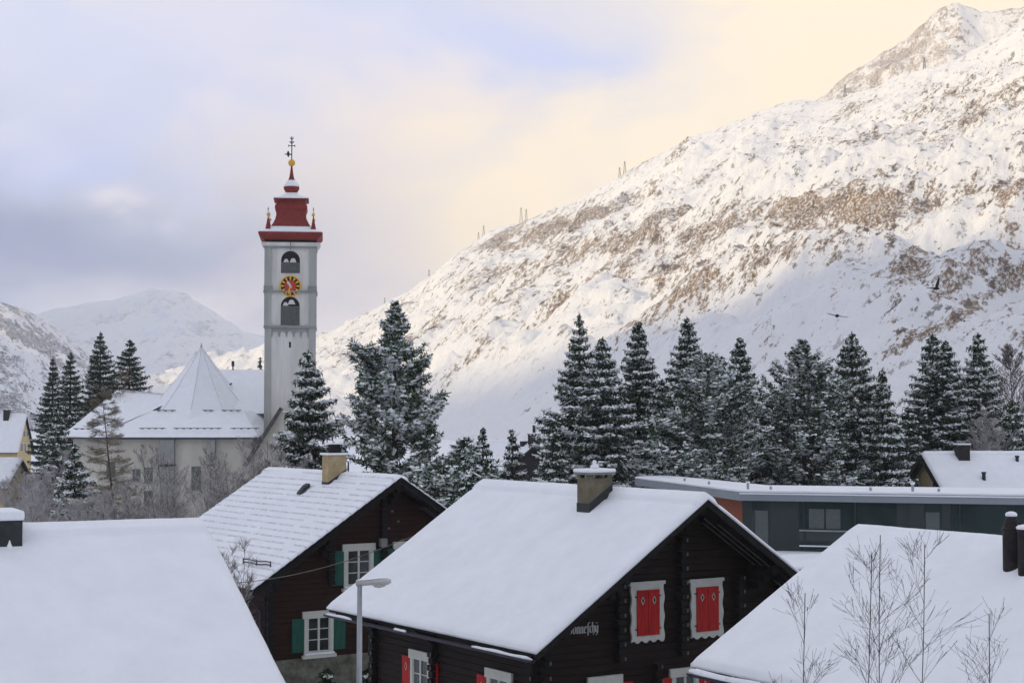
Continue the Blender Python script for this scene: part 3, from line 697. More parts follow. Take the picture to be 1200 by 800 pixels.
for px_, py_ in ((459, 600), (455, 620), (466, 612)):
    p = H1.hit(px_, py_, 1, y01); b = MB(); b.lathe([(.02, 0), (.05, .02), (.05, .06), (.02, .08)], (p[0], y01 - .03, p[2]), WEDGE, 8); b.build('insulator', H1.root)
gutter(H1, .05, H1.L - .05, z=H1.ze - .2)
b = MB(); b.tube([(-H1.w - .05, .35, H1.ze - .25), (-ww1 - .1, .9, H1.ze - .8), (-ww1 - .1, .9, .1)], .05, GUT, 8); b.build('downpipe', H1.root)
p = H1.roofhit(386.5, 568); zt_ = p[2] + 1.02
b_ = chimney(H1, (p[0] + .30, p[1] + .26), .34, .24, zt_, p[2] - .6, mat('tan_render', (.40, .31, .175), .95, var=.2, scale=3), cap=False, capsnow=.03, flash=.12)
c_ = (p[0] + .30, p[1] + .26)
b = MB(); b.box(c_[0] - .4, c_[0] + .4, c_[1] - .3, c_[1] + .3, zt_ + .002, zt_ + .07, SNOW); b.build('snow_cover', b_)
b = MB()
for i in range(4):
    b.box(c_[0] - .22, c_[0] + .22, c_[1] - .16, c_[1] + .16, zt_ + .072 + i * .075, zt_ + .072 + i * .075 + .045, SOOT)
b.box(c_[0] - .17, c_[0] + .17, c_[1] - .12, c_[1] + .12, zt_ + .071, zt_ + .36, DARK)
b.box(c_[0] - .26, c_[0] + .26, c_[1] - .2, c_[1] + .2, zt_ + .37, zt_ + .41, SNOW); b.build('chimney_cowl', b_)
b = MB(); q = (c_[0] + .5, c_[1] - .1)
b.tube([(q[0], q[1], H1.zr(q[0]) - .1), (q[0], q[1], H1.zr(q[0]) + .45), (q[0] - .12, q[1], H1.zr(q[0]) + .5)], .025, GUT, 6); b.build('vent_pipe', H1.root)
# open roof hatch
p = H1.roofhit(357, 575, off=.02); b = MB(); k1 = H1.h / H1.w
b.prism([(-.26, -.14), (.16, .12), (.12, .24), (-.02, .16), (-.24, -.08)], (p[0], p[1] - .16, p[2] + .03), (1, 0, 0), (0, 0, 1), (0, 1, 0), .3, LEAD); b.build('roof_hatch', H1.root, bevel=.02)
# snow guard rails
p = H1.roofhit(285, 660, off=.05); q = H1.roofhit(317, 664, off=.05); b = MB()
for dz in (.05, .14):
    pp = [p + (q - p) * t + np.array([0, 0, dz + .02 * math.sin(t * 9)]) for t in np.linspace(0, 1, 7)]
    b.tube(pp, .02, GUT, 6)
for t in (0, .5, 1): c = p + (q - p) * t; b.tube([c + [0, 0, -.1], c + [0, 0, .18]], .02, GUT, 6)
b.build('snow_guard', H1.root)

# ---- house at the right front
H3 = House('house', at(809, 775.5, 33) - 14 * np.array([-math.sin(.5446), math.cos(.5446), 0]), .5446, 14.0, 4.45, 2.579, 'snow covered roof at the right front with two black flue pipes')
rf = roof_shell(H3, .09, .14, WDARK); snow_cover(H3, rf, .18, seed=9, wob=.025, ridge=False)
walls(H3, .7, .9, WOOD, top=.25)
go, gx_, gz_ = gutter(H3, .05, H3.L - .02, z=H3.ze - .2, r=.075)
b = MB(); b.tube([(gx_, t, gz_ + .03 + .012 * math.sin(t * 3.3)) for t in np.linspace(.1, H3.L - .05, 60)], [.04] + [.075] * 58 + [.04], SNOW, 8); b.build('snow_cover', go, smooth=True)
for i in range(17):
    yy = .4 + i * .82; b = MB(); b.beam((-H3.w + .25, yy, H3.ze - .12), (gx_ - .09, yy, gz_ + .07), .03, .02, SNOW); b.build('gutter_bracket', H3.root)
for (px_, py_, r_, h_, cone) in ((1186, 669, .165, 1.02, True), (1203, 675, .15, .86, False)):
    p = H3.roofhit(px_, py_); b = MB()
    prof = [(r_, -.5), (r_, h_ - .28), (r_ * 1.12, h_ - .27), (r_ * 1.12, h_ - .22), (r_ * .95, h_ - .2), (r_ * .58, h_), (r_ * .5, h_)] if cone else [(r_, -.5), (r_, h_ - .05), (r_ * 1.1, h_ - .04), (r_ * 1.1, h_)]
    b.lathe(prof, (p[0], p[1], p[2]), SOOT, 20); f_ = b.build('flue_pipe', H3.root, smooth=False)
    b = MB(); rr_ = r_ * (.68 if cone else 1.2); b.lathe([(rr_ * .9, 0), (rr_, .03), (rr_ * .8, .07), (rr_ * .3, .09)], (p[0], p[1], p[2] + h_ + .002), SNOW, 16); b.build('snow_cover', f_, smooth=True)
    if cone:
        b = MB(); b.tube([(p[0], p[1], p[2] + h_ - .12), (p[0] + .4, p[1] - .45, p[2] + h_ - .16)], .02, SOOT, 6); b.build('stay_bar', H3.root)

# ---- house at the left front: ridge runs across the view
a4 = R(26); k4 = .47
Rg = at(244, 615.5, 28)
# local frame: y along the ridge (to the left), right verge at y = 0; camera-side slope is x < 0 ... built with th so that d1 points left
th4 = math.pi / 2 + a4 * 0 - 0
# ridge direction to the left = -(cos a, sin a); d1 = (-sin th, cos th) -> th = 90deg + a
th4 = math.pi / 2 + a4
w4 = 5.6; h4 = w4 * k4
d2_4 = np.array([math.cos(th4), math.sin(th4), 0])      # points away from the camera
E4 = Rg - w4 * d2_4 - np.array([0, 0, h4])
H4 = House('house', E4, th4, 15.0, w4, h4, 'wide plain snow roof at the left front with a dark square chimney')
rf = roof_shell(H4, .12, .14, WDARK); snow_cover(H4, rf, .24, seed=14, wob=.03, ridge=True)
walls(H4, .6, .6, PLASB, top=.40)
p = H4.roofhit(26, 648); 
chimney(H4, (p[0] + .5, p[1] + .46), .5, .46, H4.roofhit(26, 648)[2] + .52, p[2] - .5, LEAD, cap=False, capsnow=.16)
b = MB(); b.lathe([(.10, 0), (.07, .10), (.03, .22), (.01, .3)], (0, 0, 0), SNOW, 8)
o = b.build('snow_cover', H4.root, smooth=True); o.location = (p[0] - .02, p[1] + .20, p[2] + .05); o.scale = (.35, .7, .55)

# ---- yellow house on the right, behind the flat roofed building
thy = R(-90 + 8) ; 
# ridge goes to the right: d1 = (-sin th, cos th) = (cos8, sin8) -> th = -90+8 deg
apex = at(1079, 530, 116); wy = 4.6; hy = 3.1
d2y = np.array([math.cos(thy), math.sin(thy), 0])
HY = House('house', apex - wy * d2y - np.array([0, 0, hy]), thy, 17, wy, hy, 'yellow rendered house with a snowy roof behind the flat grey building')
rf = roof_shell(HY, .09, .16, TILE); snow_cover(HY, rf, .18, seed=21, wob=.04, ny=60)
walls(HY, .6, .5, YPLAS, top=.34)
for sx in (-1, 1):
    b = MB(); b.beam((sx * HY.w, -.01, HY.zr(HY.w) - .32), (0, -.01, HY.zr(0) - .32), .1, .34, WDARK); b.build('verge_board', HY.root)
for px_ in (1074, 1096):
    p = HY.hit(px_, 568, 1, .5); window(HY, (p[0], .5, p[2] - .3), (1, 0, 0), (0, -1, 0), 1.2, 1.1, sash=(2, 1), sill=False, lintel=.02)
k_ = HY.roofhit(1129, 539, side=1)
chimney(HY, (k_[0] - .2, k_[1]), .38, .42, k_[2] + .95, k_[2] - .8, SOOT, cap=True, capsnow=.1)
for px_, py_, r_, h_ in ((1153, 563, .13, .62), (1192, 541, .12, .45)):
    p = HY.roofhit(px_, py_, side=1); b = MB(); b.lathe([(r_, -.3), (r_, h_ - .12), (r_ * 1.35, h_ - .1), (r_ * 1.35, h_)], p, GUT, 12); b.build('vent_pipe', HY.root)

# ---- flat roofed modern building
thm = R(17)
def mdir(a): return np.array([math.cos(a), math.sin(a), 0])
C0 = at(866, 574, 85); uR = np.array([math.sin(R(73)), -math.cos(R(73)), 0]); nF = np.array([-uR[1] * -1, -uR[0], 0]); nF = np.array([-math.cos(R(73)), -math.sin(R(73)), 0])
mb = empty('flat_roofed_building', (C0[0], C0[1], 0), math.atan2(uR[1], uR[0])); tag(mb, 'long flat roofed modern building with dark glass front and grey fascia', 'building')
zt = C0[2]; Lr = 34; dp = 6.5
# local x along the front to the right, y back, z up.  Left wing leaves the corner back-left along the village grid
vloc = lambda v: np.array([v @ uR, v @ np.array([-uR[1], uR[0], 0]), v[2]])
wl = at(744, 566, 104); wl = wl - np.array([C0[0], C0[1], 0]); wl = vloc(wl); 
WLx, WLy = wl[0], wl[1]
fasz = .42
roofo = MB(); outl = [(0, 0), (Lr, 0), (Lr, dp), (0.6, dp), (WLx + 1.5, WLy + 3.0), (WLx, WLy)]
roofo.prism(outl, (0, 0, zt - .12 - fasz), (1, 0, 0), (0, 1, 0), (0, 0, 1), fasz, FASC); rm = roofo.build('roof', mb)
s = MB(); s.prism(outl, (0, 0, zt - .118), (1, 0, 0), (0, 1, 0), (0, 0, 1), .13, SNOW); s.build('snow_cover', rm, bevel=.05)
s = MB(); s.beam((.02, -.03, zt - .17), (Lr, -.03, zt - .17), .05, .07, SNOW); s.build('snow_cover', rm)
zb = zat(646, 84); zg1 = zt - .54 - .002
b = MB(); b.box(.6, Lr - .5, .5, dp - .3, zb, zg1, FGLASS)
b.prism([(.62, .52), (.62, 5), (WLx + 2.4, WLy + 2.6), (WLx + .6, WLy + .6)], (0, 0, zb), (1, 0, 0), (0, 1, 0), (0, 0, 1), zg1 - zb - .01, FPAN)
b.build('glass_front', mb)
def fx(px, py=610):  # local x on the front plane y=.5
    r = ray(px, py); rl = vloc(r); c = vloc(np.array([0, 0, CZ]) - np.array([C0[0], C0[1], 0])); t = (.5 - c[1]) / rl[1]; return (c + t * rl)[0]
for (p0, p1, z0_, z1_, m_, nm_) in ((870, 881, 0, 1, FPAN, 'wall_panel'), (882, 900, .06, .80, CURT, 'curtain'), (903, 936, 0, 1, FPAN, 'wall_panel'), (948, 966, .45, .85, CURT, 'blind'), (968, 985, .45, .85, CURT, 'blind'), (1051, 1083, 0, 1, FPAN, 'wall_panel'), (1085, 1101, .35, .82, CURT, 'curtain'), (1104, 1114, 0, 1, FPAN, 'wall_panel')):
    b = MB(); x0_, x1_ = fx(p0), fx(p1); hh = zg1 - zb; b.box(x0_, x1_, .47, .498, zb + hh * z0_, zb + hh * z1_ - .01, m_); b.build(nm_, mb)
for i in range(13):
    x = .7 + i * 2.6; b = MB(); b.box(x - .035, x + .035, .42, .499, zb, zg1 - .012, FPAN); b.build('mullion', mb)
xx0, xx1 = fx(937), fx(1000)
for dz_, m_ in ((.42, GALV), (.06, SNOW)):
    b = MB(); b.box(xx0, xx1, .30, .41, zb + .36 * (zg1 - zb) * (dz_ / .42) + .1, zb + .36 * (zg1 - zb) * (dz_ / .42) + .17, m_); b.build('railing', mb)
# orange boards on the wing, just left of the corner
uw = np.array([WLx, WLy, 0]); uw /= np.linalg.norm(uw); nw = np.array([-uw[1], uw[0], 0]); nw = nw if nw[1] < 0 else -nw
b = MB(); s0 = np.array([.0, 0, 0]) - nw * .0 + uw * 1.0
b.obox(np.array([.6, .52, 0]) + uw * 3.2 + nw * .02 + np.array([0, 0, (zg1 + zb) / 2 + .3]), uw, nw, 5.0, .05, 1.9, ORANGE); b.build('orange_boarding', mb)
# lower storey with its snow covered ledge
b = MB(); b.box(-.4, Lr, -.9, dp, 0, zb - .25, PLASG); b.build('lower_wall', mb)
b = MB(); b.box(-.5, Lr, -1.1, dp + .1, zb - .248, zb - .13, FASC); lo = b.build('ledge', mb)
s = MB(); s.box(-.5, Lr, -1.1, .46, zb - .128, zb - .02, SNOW); s.build('snow_cover', lo, bevel=.04)
for px_, hh_ in ((793, .22), (821, .2), (877, .42), (905, .2), (1024, .22), (1073, .45), (1103, .2)):
    r = at(px_, 571, 86); l_ = vloc(r - np.array([C0[0], C0[1], 0])); yy = 1.0
    if px_ < 866: l_ = np.array([0, 0, 0]) + uw * ((866 - px_) / 122 * np.linalg.norm([WLx, WLy])) - nw * .8
    b = MB(); x_, y_ = (l_[0], yy) if px_ >= 866 else (l_[0], l_[1]); b.tube([(x_, y_, zt), (x_, y_, zt + hh_)], .07, GALV, 8); b.tube([(x_, y_, zt + hh_ * .8), (x_, y_, zt + hh_)], .11, SNOW, 8); b.build('roof_vent', mb)

# snowy lower roof in the gap below the modern building
g0 = at(940, 662, 74)
b = empty('garage', (g0[0], g0[1], 0), .4); tag(b, 'low flat garage roof under snow in the gap before the glass front', 'garage')
q = MB(); q.box(-4, 4, 0, 5, 0, g0[2] - .3, PLASG); q.build('wall', b)
q = MB(); q.box(-4.3, 4.3, -.3, 5.3, g0[2] - .298, g0[2] - .16, FASC); q2 = q.build('roof', b)
q = MB(); q.box(-4.3, 4.3, -.3, 5.3, g0[2] - .158, g0[2], SNOW); q.build('snow_cover', q2, bevel=.05)

# ---- street lamp
lp = at(421.5, 684, 30); lb = empty('street_lamp', (lp[0], lp[1], 0)); tag(lb, 'grey street lamp with a flat snowy head in front of the green shuttered chalet', 'street lamp')
b = MB(); b.tube([(0, 0, 0), (0, 0, 3), (0, 0, lp[2])], [.075, .06, .046], GALV, 14); b.build('pole', lb, smooth=True)
b = MB(); b.box(-.24, .24, -.24, .24, 0, .03, GALV); b.tube([(0, 0, .03), (0, 0, .4)], .09, GALV, 14); b.build('base_plate', lb)
# head: elongated lathe-like body made of cross sections along x
def head_mesh(secs, m):
    mb_ = MB(); k = 14; pts = []
    for (x, z, ry, rz) in secs:
        for j in range(k):
            t = 2 * math.pi * j / k; pts.append((x, ry * math.cos(t), z + rz * math.sin(t)))
    fs = [(i * k + j, i * k + (j + 1) % k, (i + 1) * k + (j + 1) % k, (i + 1) * k + j) for i in range(len(secs) - 1) for j in range(k)]
    fs += [tuple(range(k))[::-1], tuple((len(secs) - 1) * k + j for j in range(k))]
    return mb_.poly(pts, fs, m)
z_ = lp[2] - .01
hd = head_mesh([(-.07, z_ + .03, .04, .045), (-.055, z_ + .03, .06, .06), (.10, z_ + .035, .06, .055), (.2, z_ + .045, .075, .055), (.3, z_ + .05, .12, .07), (.42, z_ + .055, .14, .075), (.52, z_ + .065, .13, .065), (.575, z_ + .065, .07, .03)], LAMPM).build('lamp_head', lb, smooth=True)
head_mesh([(.22, z_ + .03, .05, .02), (.27, z_ + .005, .09, .05), (.36, z_ - .005, .10, .055), (.46, z_ + .01, .08, .045), (.5, z_ + .03, .04, .02)], WHITE).build('glass_bowl', hd, smooth=True)
head_mesh([(-.05, z_ + .085, .03, .008), (0, z_ + .085, .05, .016), (.2, z_ + .098, .06, .016), (.35, z_ + .122, .09, .02), (.5, z_ + .125, .08, .018), (.55, z_ + .11, .03, .006)], SNOW).build('snow_cover', hd, smooth=True)

# ---- overhead cable
ca = at(271, 683, 49.6); cb = at(470, 633, 45.6); ce = at(560, 606, 49.5); pp = []
for t in np.linspace(0, 1, 30):
    p = ca + (cb - ca) * t; p[2] -= .22 * 4 * t * (1 - t); pp.append(p)
o0 = pp[0]
b = MB(); b.tube([p - o0 for p in pp] + [ce - o0], .012, WEDGE, 5); cab = b.build('overhead_cable'); cab.location = Vector(o0)
tag(cab, 'thin pale cable slung across the gable of the green shuttered chalet', 'cable')

# ------------------------------------------------------------------ church
CD = 168.0; cu = CD / F / CP          # metres per pixel there
ch = empty('church', (xat(236, 500, CD), CD + 6, 0), 0); tag(ch, 'white church choir with pointed tent roof and low snowy eaves', 'church')
ox, oy = ch.location.x, ch.location.y
def cp(px, py, y):        # pixel on the vertical plane at local depth y
    q = at(px, py, oy + y); return (q[0] - ox, y, q[2])
def cX(px, y): return cp(px, 500, y)[0]
def loft(rings, m, name, parent, smooth=False):
    b = MB(); k = len(rings[0]); pts = [p for r in rings for p in r]
    fs = [(i * k + j, i * k + (j + 1) % k, (i + 1) * k + (j + 1) % k, (i + 1) * k + j) for i in range(len(rings) - 1) for j in range(k)]
    fs.append(tuple((len(rings) - 1) * k + j for j in range(k))); fs.append(tuple(range(k))[::-1])
    b.poly(pts, fs, m); return b.build(name, parent, smooth=smooth)
ze = cp(200, 511, -6.6)[2]; zi = cp(230, 481, -1.4)[2]
body = [(cX(84, 5), 6), (cX(86, -1), -1), (cX(122, -6), -6.0), (cX(296, -6), -6.0), (cX(318, -2), -2), (cX(324, 6), 6)]
b = MB(); b.prism(body, (0, 0, 0), (1, 0, 0), (0, 1, 0), (0, 0, 1), ze - .3, PLASB); b.build('wall', ch)
eo = [(cX(72, 5), 7), (cX(70, -1.4), -1.4), (cX(108, -6.8), -6.8), (cX(303, -6.8), -6.8), (cX(322, -2.4), -2.4), (cX(330, 7), 7)]
inner = [(cX(168, 7), 7), (cX(168, 1), 1), (cX(178, -1.4), -1.4), (cX(285, -1.4), -1.4), (cX(304, 1), 1), (cX(312, 7), 7)]
cr = loft([[(x, y, ze - .30) for x, y in eo], [(x, y, ze - .12) for x, y in eo]], GUT, 'roof', ch)
mid = [(a[0] * .5 + b_[0] * .5, a[1] * .5 + b_[1] * .5, ze + (zi - ze) * .46) for a, b_ in zip(eo, inner)]
loft([[(x, y, ze - .118) for x, y in eo], [(x, y, ze - .0) for x, y in eo], mid, [(x, y, zi) for x, y in inner]], SNOW, 'snow_cover', cr)
# tent: ten sided spire roof with a slight flare, its apex at (236,408)
yc = 3.4; ap = cp(236, 407, yc); rad = (cX(286, yc) - cX(179, yc)) / 2 * 1.05
TP = [(rad * 1.25, -.95), (rad * 1.04, .10), (rad * .70, (ap[2] - zi) * .315), (rad * .34, (ap[2] - zi) * .665), (.05, ap[2] - zi)]
b = MB(); b.lathe(TP, (ap[0], yc, zi), SNOW, 10); tent = b.build('tent_roof', ch)
for j in range(10):
    t = 2 * math.pi * (j + .5) / 10; b = MB()
    b.tube([(ap[0] + r_ * math.cos(t) * 1.002, yc + r_ * math.sin(t) * 1.002, zi + z_ + .0) for r_, z_ in TP[1:]], .055, THIN, 5); b.build('hip_ridge', tent)
b = MB(); b.lathe([(.14, -.1), (.10, .15), (.03, .5)], ap, GALV, 8); b.build('finial', tent)
# nave roof running to the tower
yn = 8.0; zn = cp(280, 433, yn)[2]; x0_ = cX(228, yn); x1_ = cX(352, yn)
b = MB(); b.prism([(-.4, zi - .3), (yn, zn), (yn * 2 + .4, zi - .3)], (x0_, 0, 0), (0, 1, 0), (0, 0, 1), (1, 0, 0), x1_ - x0_, SNOW); b.build('nave_roof', ch)
b = MB(); b.box(x0_ + .5, x1_ - .4, 1.5, 15, 0, zi - .3, PLASB); b.build('nave_wall', ch)
# left annex: hipped roof with short ridge
ya = 3.0; r0 = cp(137, 457, ya); r1 = cp(212, 463, ya); 
fl = (cX(70, -1.4), -1.4, ze + .012); fb = (cX(74, 9), 9, ze + .012)
hipm = tuple(np.array(fl) * .5 + np.array(r0) * .5 + np.array([0, 0, -.35]))
b = MB(); b.poly([fl, (cX(108, -6.8) + .02, -6.78, ze + .012), (cX(178, -1.4), -1.4, zi + .01), r1, r0, fb, (r1[0], 9, ze + .5), hipm, (cX(140, -4), -4.0, ze + .5 * (zi - ze))], [(0, 1, 7), (1, 8, 4, 7), (8, 2, 3, 4), (0, 7, 4, 5), (5, 4, 3, 6), (1, 2, 8)], SNOW); b.build('annex_roof', ch)
b = MB(); b.beam(np.array(r0) + [.4, -.15, .0], np.array(r1) + [0, -.15, -.02], .10, .12, THIN); b.build('ridge_cap', ch)
def guard(a, d, y, py):
    p_, q_ = cp(a, py, y), cp(d, py, y); b = MB(); b.beam(p_, q_, .05, .09, PLASG)
    k = int((q_[0] - p_[0]) / .8) + 1
    for i in range(k): xq = p_[0] + (q_[0] - p_[0]) * (i + .5) / k; b.beam((xq - .14, y - .03, p_[2] - .05), (xq + .14, y - .03, p_[2] - .05), .05, .10, GUT)
    b.build('snow_guard', ch)
for a, d in ((182, 206), (215, 251), (259, 283)): guard(a, d, -1.7, 480.5)
for a, d in ((163, 194), (203, 260), (270, 304)): guard(a, d, -5.9, 501.5)
guard(86, 114, -4.6, 502)
for a, d, m_ in ((188, 204, PLASG), (246, 252, PLASG)):
    b = MB(); xa_, xb_ = cX(a, -6.7), cX(d, -6.7); zc_ = cp(200, 545, -6.7)[2]
    b.box(xa_, xb_, -6.7, -5.98, 0, ze - .32, m_); b.box(xa_ - .1, xb_ + .1, -6.82, -5.98, zc_ - .1, zc_ + .1, LEAD); b.build('buttress', ch)
for px_, py_, w_, h_ in ((174, 556, .9, 1.5), (174, 584, .9, 1.6), (160, 556, .8, 1.2), (130, 550, .9, 1.6), (230, 560, 1.0, 2.4)):
    q = cp(px_, py_, -6.0); b = MB()
    b.box(q[0] - w_ / 2, q[0] + w_ / 2, -6.04, -5.99, q[2] - h_ / 2, q[2] + h_ / 2, LOUV); b.box(q[0] - w_ / 2 - .12, q[0] + w_ / 2 + .12, -6.12, -5.99, q[2] - h_ / 2 - .16, q[2] - h_ / 2 - .002, PLASG); b.build('window', ch)
q = cp(273, 440, yn); q1 = cp(273, 424, yn); b = MB(); b.tube([q, q1], .08, GUT, 6); b.tube([(q1[0], yn, q1[2] - .5), (q1[0], yn, q1[2] + .1)], .17, GUT, 6); b.build('vent_pipe', ch)
b = MB(); b.tube([cp(267, 452, 4.3), cp(272, 449, 4.3)], .09, GUT, 5); b.build('roof_hook', ch)
b = MB(); p0 = np.array(cp(326, 480, -7.0)); p1 = np.array(cp(286, 548, -8.2))
SHG = mat('old_shingles', (.075, .065, .055), .9, var=.5, scale=2.5, bump=.6)
q0 = np.array(cp(345, 482, -7.0)); q1 = np.array(cp(345, 560, -7.0))
b.prism([(p0[0], p0[2]), (p1[0], p1[2]), (q1[0], q1[2]), (q0[0], p0[2])], (0, -6.9, 0), (1, 0, 0), (0, 0, 1), (0, 1, 0), 3.0, PLASB)
b.beam(p0 + [.3, 1.0, .1], p1 + [-.1, 1.6, .1], 3.4, .28, SHG, up=(-.8, 0, .6)); b.build('sloping_buttress', ch)

# ---- tower
TD = 172.0; tu = TD / F / CP
tx = xat(340.5, 400, TD)
tw = empty('church_tower', (tx, TD, 0), R(6.5)); tag(tw, 'tall white church tower with clock face and red onion roof', 'tower')
def tz(py): return zat(py, TD - 2.6)
hw = 29.2 * tu
PIL = mat('tower_corner_paint', (0.37, 0.375, 0.35), .95, var=.15, scale=1.2, stretch=(1, 1, .2))
b = MB(); b.box(-hw + .10, hw - .10, -hw + .1, hw - .1, 0, tz(284), PLAS); shf = b.build('shaft', tw)
# corner pilasters, grey
for sx in (-1, 1):
    for sy in (-1, 1):
        b = MB(); pw = 7.6 * tu
        b.box(min(sx * hw, sx * (hw - pw)), max(sx * hw, sx * (hw - pw)), min(sy * hw, sy * (hw - pw)), max(sy * hw, sy * (hw - pw)), 0, tz(382), PIL)
        b.box(min(sx * (hw + .06), sx * (hw - pw)), max(sx * (hw + .06), sx * (hw - pw)), min(sy * (hw + .06), sy * (hw - pw)), max(sy * (hw + .06), sy * (hw - pw)), tz(382) + .003, tz(287), PIL)
        b.build('corner_pilaster', tw)
def course(y0_, y1_, pr, m, name='string_course'):
    b = MB(); b.box(-hw - pr, hw + pr, -hw - pr, hw + pr, tz(y1_), tz(y0_), m); return b.build(name, tw)
course(288.5, 290.5, .13, PLASG); course(340.5, 342.5, .16, PLASG); course(381.5, 384.5, .10, PLASG)
for sx in (-1, 1):
    b = MB(); b.box(min(sx * (hw + .12), sx * (hw - .8)), max(sx * (hw + .12), sx * (hw - .8)), -hw - .14, -hw + .3, tz(340.4), tz(335), PLASG); b.build('pilaster_capital', tw)
b = MB(); b.box(-hw - .1, hw + .1, -hw - .1, hw + .1, tz(288.4), tz(284) - .0, PLAS)
b.prism([(-hw - .1, 0), (hw + .1, 0), (hw + .45, .35), (-hw - .45, .35)], (0, -hw - .101, tz(284) - .35), (1, 0, 0), (0, 0, 1), (0, 1, 0), 2 * hw + .2, PLAS); b.build('cornice', tw)
# round arched frieze
n_f = 5; span = 2 * (hw - 8.5 * tu); 
out = [(-span / 2, 0), (span / 2, 0)]
for i in range(n_f):
    c0 = span / 2 - span * (i + .5) / n_f; r_ = span / n_f / 2 * .80
    out += [(c0 + span / n_f / 2, -.95), (c0 + r_, -.72)] + [(c0 + r_ * math.cos(t), -.60 + r_ * math.sin(t)) for t in np.linspace(0, math.pi, 9)] + [(c0 - r_, -.72)]
out += [(-span / 2, -.95)]
b = MB(); b.prism(out, (0, -hw + .09, tz(384.6)), (1, 0, 0), (0, 0, 1), (0, -1, 0), .10, PLASG); b.build('arched_frieze', tw)
# belfry openings on all four faces
def arch(w_, h_, n_=14): return [(-w_, 0), (w_, 0), (w_, h_ - w_)] + [(w_ * math.cos(t), h_ - w_ + w_ * math.sin(t)) for t in np.linspace(0, math.pi, n_)[1:-1]] + [(-w_, h_ - w_)]
for (yt, yb, yl) in ((294, 320, 307.5), (347.5, 381, 358.5)):
    for (u, n, cc_) in (((1, 0, 0), (0, -1, 0), 1), ((0, -1, 0), (-1, 0, 0), 0)):
        u = np.array(u, float); n = np.array(n, float); w_ = 10.8 * tu; h_ = tz(yt) - tz(yb)
        o_ = n * (hw - .1)
        b = MB(); A = arch(w_, h_); b.prism(A, o_ + [0, 0, tz(yb)], u, (0, 0, 1), n, .012, DARK)
        fr = b.build('belfry_opening', tw)
        b = MB(); hl = tz(yl) - tz(yb)
        for i in range(9): b.obox(o_ + n * .05 + np.array([0, 0, tz(yb) + hl * (i + .5) / 9]), u, n, 2 * w_ - .04, .06, hl / 9 * .78, LOUV)
        for q in (-.5, 0, .5): b.obox(o_ + n * .085 + u * q * w_ + np.array([0, 0, tz(yb) + hl / 2]), u, n, .05, .02, hl, LOUV)
        b.build('louvre', fr)
        if cc_:
            for q, zz, s_ in ((-.42, .0, .30), (.25, -.02, .38)) if yt < 300 else ((-.45, .0, .32), (.12, .15, .42)):
                b = MB(); b.lathe([(s_, 0), (s_ * .8, s_ * .35), (s_ * .6, s_ * .9), (s_ * .25, s_ * 1.15)], (q * w_ * 1.1, -hw - .0 + .05, tz(yl) + .03 + zz), BRASS, 12, sy=.25); b.build('bell', fr)
# clocks
for (u, n) in (((1, 0, 0), (0, -1, 0)), ((0, -1, 0), (-1, 0, 0))):
    u = np.array(u, float); n = np.array(n, float); cR = 12.2 * tu; c_ = n * (hw + .06) + np.array([0, 0, tz(335.2)]); Zv = np.array([0, 0, 1.])
    def disc(r, d0, d1, m, b_, k=40): return b_.prism([(r * math.cos(t), r * math.sin(t)) for t in np.linspace(0, 2 * math.pi, k, endpoint=False)], c_ + n * d0, u, Zv, n, d1 - d0, m)
    b = MB(); disc(cR, -.15, .05, GOLDP, b); disc(cR * .90, .04, .065, BLACK, b); disc(cR * .52, .06, .08, DIALR, b); cl = b.build('clock_face', tw)
    b = MB()
    for i in range(12):
        t = i * math.pi / 6; d_ = np.array([math.sin(t), math.cos(t)]); e_ = np.array([math.cos(t), -math.sin(t)])
        q = [d_ * cR * .56 + e_ * .05, d_ * cR * .86 + e_ * .10, d_ * cR * .86 - e_ * .10, d_ * cR * .56 - e_ * .05]
        b.prism([tuple(p) for p in q], c_ + n * .066, u, Zv, n, .02, GOLDP)
    b.build('numerals', cl)
    for t, l_, w_ in ((R(328), .58, .13), (R(194), .86, .09)):
        b = MB(); d_ = np.array([math.sin(t), math.cos(t)]); e_ = np.array([math.cos(t), -math.sin(t)])
        q = [-d_ * cR * .18 + e_ * w_ * .6, d_ * cR * l_ * .7 + e_ * w_, d_ * cR * l_, d_ * cR * l_ * .7 - e_ * w_, -d_ * cR * .18 - e_ * w_ * .6]
        b.prism([tuple(p) for p in q], c_ + n * (.09 + .02 * w_), u, Zv, n, .03, GOLD if l_ > .6 else WHITE); b.build('clock_hand', cl)
b = MB(); b.box(-.03, .03, -hw - .12, -hw - .06, tz(293), tz(283), SOOT); b.build('lightning_rod', tw)
b = MB(); q = tz(430); b.box(-.1, .1, -hw + .06, -hw + .105, tz(407), tz(400.5), DARK); b.build('slit_window', tw)
# red roof: square profile lathes (4 sides), rotated so the faces line up with the walls
S2 = math.sqrt(2)
def sq(prof, m, name, parent=tw, k=4, sm=False):
    b = MB(); b.lathe([(r * tu * S2 if k == 4 else r * tu, zz) for r, zz in prof], (0, 0, 0), m, k, rot=0); o_ = b.build(name, parent, smooth=sm); return o_
zz = lambda y: zat(y, TD)
er = sq([(29.6, zz(284.0)), (31.5, zz(282.8)), (35.6, zz(279.8)), (36.8, zz(278.0)), (36.8, zz(275.8)), (34, zz(275))], TRED, 'red_eave')
sq([(36.0, zz(275.7)), (36.2, zz(275.0)), (30, zz(272.4)), (24, zz(268.5)), (20.5, zz(266.5))], SNOW, 'snow_cover', er)
bd = sq([(23.5, zz(269)), (20.6, zz(264)), (18.0, zz(258.5)), (17.0, zz(253)), (17.6, zz(249)), (18.8, zz(246)), (18.6, zz(243)), (16.6, zz(240.5)), (16.0, zz(238)), (16.0, zz(235.5))], TRED, 'red_lantern')
